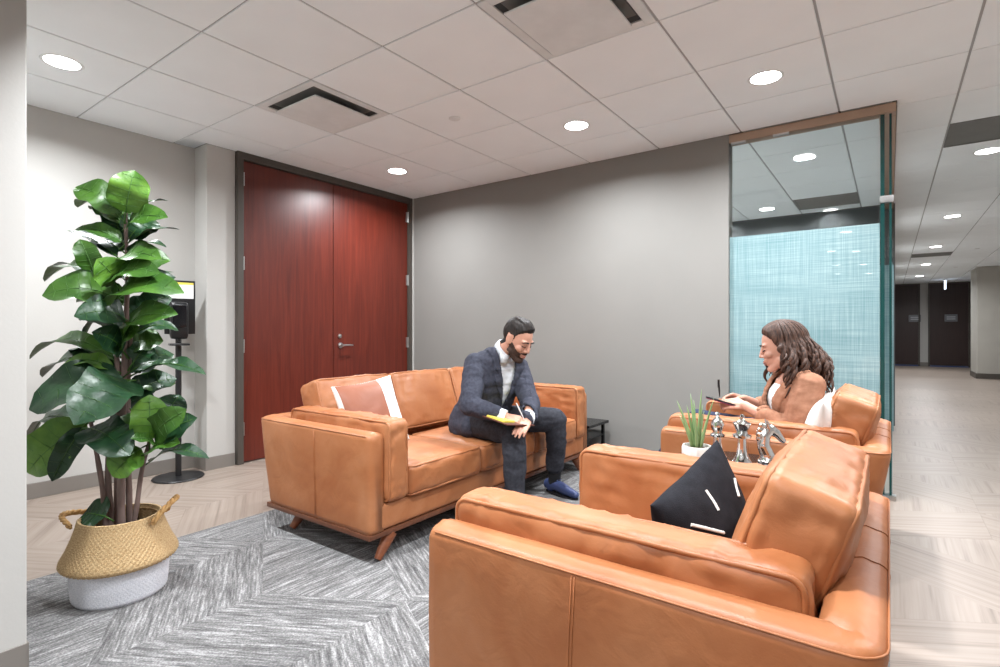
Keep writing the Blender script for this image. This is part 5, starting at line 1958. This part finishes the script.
def wom_hl(x):
    pts = [(-0.2, -0.12), (-0.04, -0.11), (-0.02, -0.06), (0.0, -0.03), (0.02, 0.0), (0.035, 0.045), (0.055, 0.068), (0.07, 0.083), (0.2, 0.09)]
    for (a, c), (b_, d_) in zip(pts, pts[1:]):
        if x <= b_:
            return lerp(c, d_, (x - a) / (b_ - a))
    return 0.07


hair = shell_from(wbm, lambda co, no: (HI @ co).z > wom_hl((HI @ co).x) and (HI @ co).z > -0.11, lambda co, no: (0.003 + 0.013 * max(0.0, min(1.0, ((HI @ co).z - wom_hl((HI @ co).x)) / 0.035))) + 0.005 * max(0, (HI @ co).z / 0.1) + 0.0025 * mnoise.noise(Vector(((HI @ co).x * 12, (HI @ co).y * 90, (HI @ co).z * 12))))
ho = hair.build('hair', 'hair_brown', wom, True, WO, sharp=180)
random.seed(5)
nl = 130
for k in range(nl):
    u = (k + random.uniform(-0.3, 0.3)) / nl
    side = 1 if k % 2 else -1
    ph = math.radians(lerp(88 if side > 0 else 62, 180, ((k // 2) + 0.5) / (nl / 2)) + random.uniform(-4, 4)) * side      # 0 = front, 180 = back
    ring = random.uniform(0.0, 0.014)
    pts = []
    for q_ in (0.10, 0.35, 0.6, 0.85, 1.05):
        th = q_ * PI / 2
        x = -0.012 + (0.108 + ring) * math.sin(th) * math.cos(ph)
        y = (0.086 + ring) * math.sin(th) * math.sin(ph)
        z = 0.034 + (0.097 + ring * 0.6) * math.cos(th)
        pts.append(HM @ Vector((x, y, z)))
    last = pts[-1]
    back = -math.cos(ph)                                       # +1 at the back of the head
    length = random.uniform(0.13, 0.27) + (0.02 if back > 0 else -0.03)
    outd = (last - (HM @ Vector((-0.012, 0, 0.0))))
    outd.z = 0
    outd.normalize()
    wv = (k // 8) * 1.9 + random.uniform(-0.5, 0.5)
    n_ = 9
    for i in range(1, n_ + 1):
        q_ = i / n_
        drop = -length * q_
        # behind the shoulder the hair runs down the back, in front it lies on the chest
        slide = Vector((0.07 * q_ * max(0, back + 0.2) ** 0.7, -0.02 * q_, 0)) if back > -0.2 else Vector((-0.01 * q_, 0, 0))
        amp = 0.017 * min(1, q_ * 2.0)
        wave = outd * amp * math.sin(wv + q_ * 9) + Vector((-outd.y, outd.x, 0)) * amp * math.cos(wv + q_ * 9)
        p_ = last + Vector((0, 0, drop)) + slide + wave + outd * 0.028 * math.sin(q_ * PI * 0.7)
        pts.append(p_)
    sp = smooth_path(pts, 3)
    nn = len(sp)
    rr = [random.uniform(0.95, 1.05) * lerp(0.005, 0.0105, min(1, i / nn * 2.2)) * (1 if i < nn * 0.72 else max(0.12, 1 - (i - nn * 0.72) / (nn * 0.28) * 0.9)) for i in range(nn)]
    MB().tube([p_ + WO for p_ in sp], rr, 7, flat=0.7).build('hair_lock', 'hair_brown', ho, True, -Vector(ho.location) + Vector((0, 0, 0)), sharp=180)

# blazer with full shoulders
j = MB()
lv = [(0.0, 0.185, 0.125, 0.0), (0.12, 0.175, 0.12, 0.0), (0.25, 0.165, 0.112, 0.003), (0.4, 0.162, 0.11, 0.008), (0.55, 0.168, 0.116, 0.016), (0.68, 0.178, 0.118, 0.018), (0.79, 0.182, 0.1, 0.010), (0.88, 0.168, 0.078, 0.0), (0.95, 0.12, 0.062, -0.01)]
torso(j, P, N, F, lv)
j.chain([Lsh + Vector((-0.012, -0.005, 0.006)), lerp(Lsh, Lel, 0.45) + Vector((-0.008, -0.005, 0)), Lel, lerp(Lel, Lwr, 0.55)], [0.068, 0.068, 0.062, 0.05])
j.chain([Rsh + Vector((0.012, 0.01, 0.008)), lerp(Rsh, Rel, 0.45), Rel, lerp(Rel, Rwr, 0.55)], [0.078, 0.072, 0.06, 0.05])
jm = fuse(j, 0.006, 5)
cloth_noise(jm, 0.007, 9, 4.0)
jk = shell_from(jm, lambda c, n_: not in_vee(c, n_, 0.05, -0.31, 0.10), lambda c, n_: 0.0, 0.0)
jo = jk.build('blazer', 'blazer', wom, True, WO, sharp=180)
sol = jo.modifiers.new('thickness', 'SOLIDIFY')
sol.thickness = 0.005
sol.offset = -1


def lapel_w(co, no):
    r = co - N
    zv, yv, xv = r.dot(UP), r.dot(Lf), r.dot(FF)
    w = vee(zv, 0.05, -0.31, 0.10)
    if not (xv > -0.02 and -0.30 < zv < 0.06 and no.dot(FF) > -0.5):
        return False
    lw = 0.07 * min(1, (zv + 0.30) / 0.18)
    return w < abs(yv) < w + lw


shell_from(jm, lapel_w, lambda c, n_: 0.009, 0.002).build('lapel', 'blazer', wom, True, WO, sharp=180)
s_ = MB()
torso(s_, P, N, F, [(t_, hw - 0.016, r - 0.012, fo) for t_, hw, r, fo in lv if 0.1 < t_ < 0.7])
shm = fuse(s_, 0.006, 4)
link('blouse', shm, 'blouse', wom, True, WO, sharp=180)
tr = MB()
torso(tr, P, N, F, [(-0.05, 0.175, 0.105, 0.0), (0.08, 0.17, 0.105, 0.0), (0.2, 0.15, 0.098, 0)])
tr.chain([Lhp, lerp(Lhp, Lkn, 0.5) + Vector((0, 0, 0.01)), Lkn, lerp(Lkn, Lan, 0.4), lerp(Lkn, Lan, 0.92)], [0.092, 0.085, 0.066, 0.06, 0.048])
tr.chain([Rhp, lerp(Rhp, Rkn, 0.5), Rkn, lerp(Rkn, Ran, 0.4), lerp(Rkn, Ran, 0.88)], [0.092, 0.082, 0.064, 0.058, 0.048])
tm = fuse(tr, 0.0065, 5)
cloth_noise(tm, 0.006, 8, 3.0)
link('trousers', tm, 'navy_pants', wom, True, WO, sharp=180)
shoe(Vector((-0.945, 3.13, 0)), (-0.98, 0.05, 0), wom, WO, 'black_plastic', 'black_plastic', 0.88)
m = MB()
m.chain([Lan + Vector((0.01, 0, -0.02)), Lan + Vector((-0.06, 0, -0.055)), Lan + Vector((-0.14, 0, -0.10))], [0.036, 0.032, 0.02])
link('shoe', fuse(m, 0.005, 2), 'black_plastic', wom, True, WO, sharp=180)

# what she holds
nb = thing('tablet', 'thin dark tablet held in the woman\'s left hand', 'tablet', (-0.70, 2.905, 0.722), 0)
MB().rbox((0, 0, 0), (0.155, 0.105, 0.009), 0.004, n=4).build('tablet_body', 'black_plastic', nb)
MB().rbox((0, 0, -0.006), (0.15, 0.1, 0.004), 0.0018, n=3).build('tablet_case', 'magenta_case', nb)
nb.rotation_euler = (math.radians(-6), math.radians(14), math.radians(10))
pen = thing('pen', 'black pen held upright in the woman\'s right hand', 'pen', (-0.725, 2.965, 0.735))
MB().tube([(0.0, 0, 0.0), (-0.002, 0, 0.03), (-0.006, 0.002, 0.085)], [0.002, 0.0046, 0.0046], 8).build('barrel', 'black_plastic', pen)
MB().tube([(-0.006, 0.002, 0.05), (-0.0065, 0.002, 0.092)], [0.0056, 0.0056], 8).build('cap', 'black_plastic', pen)
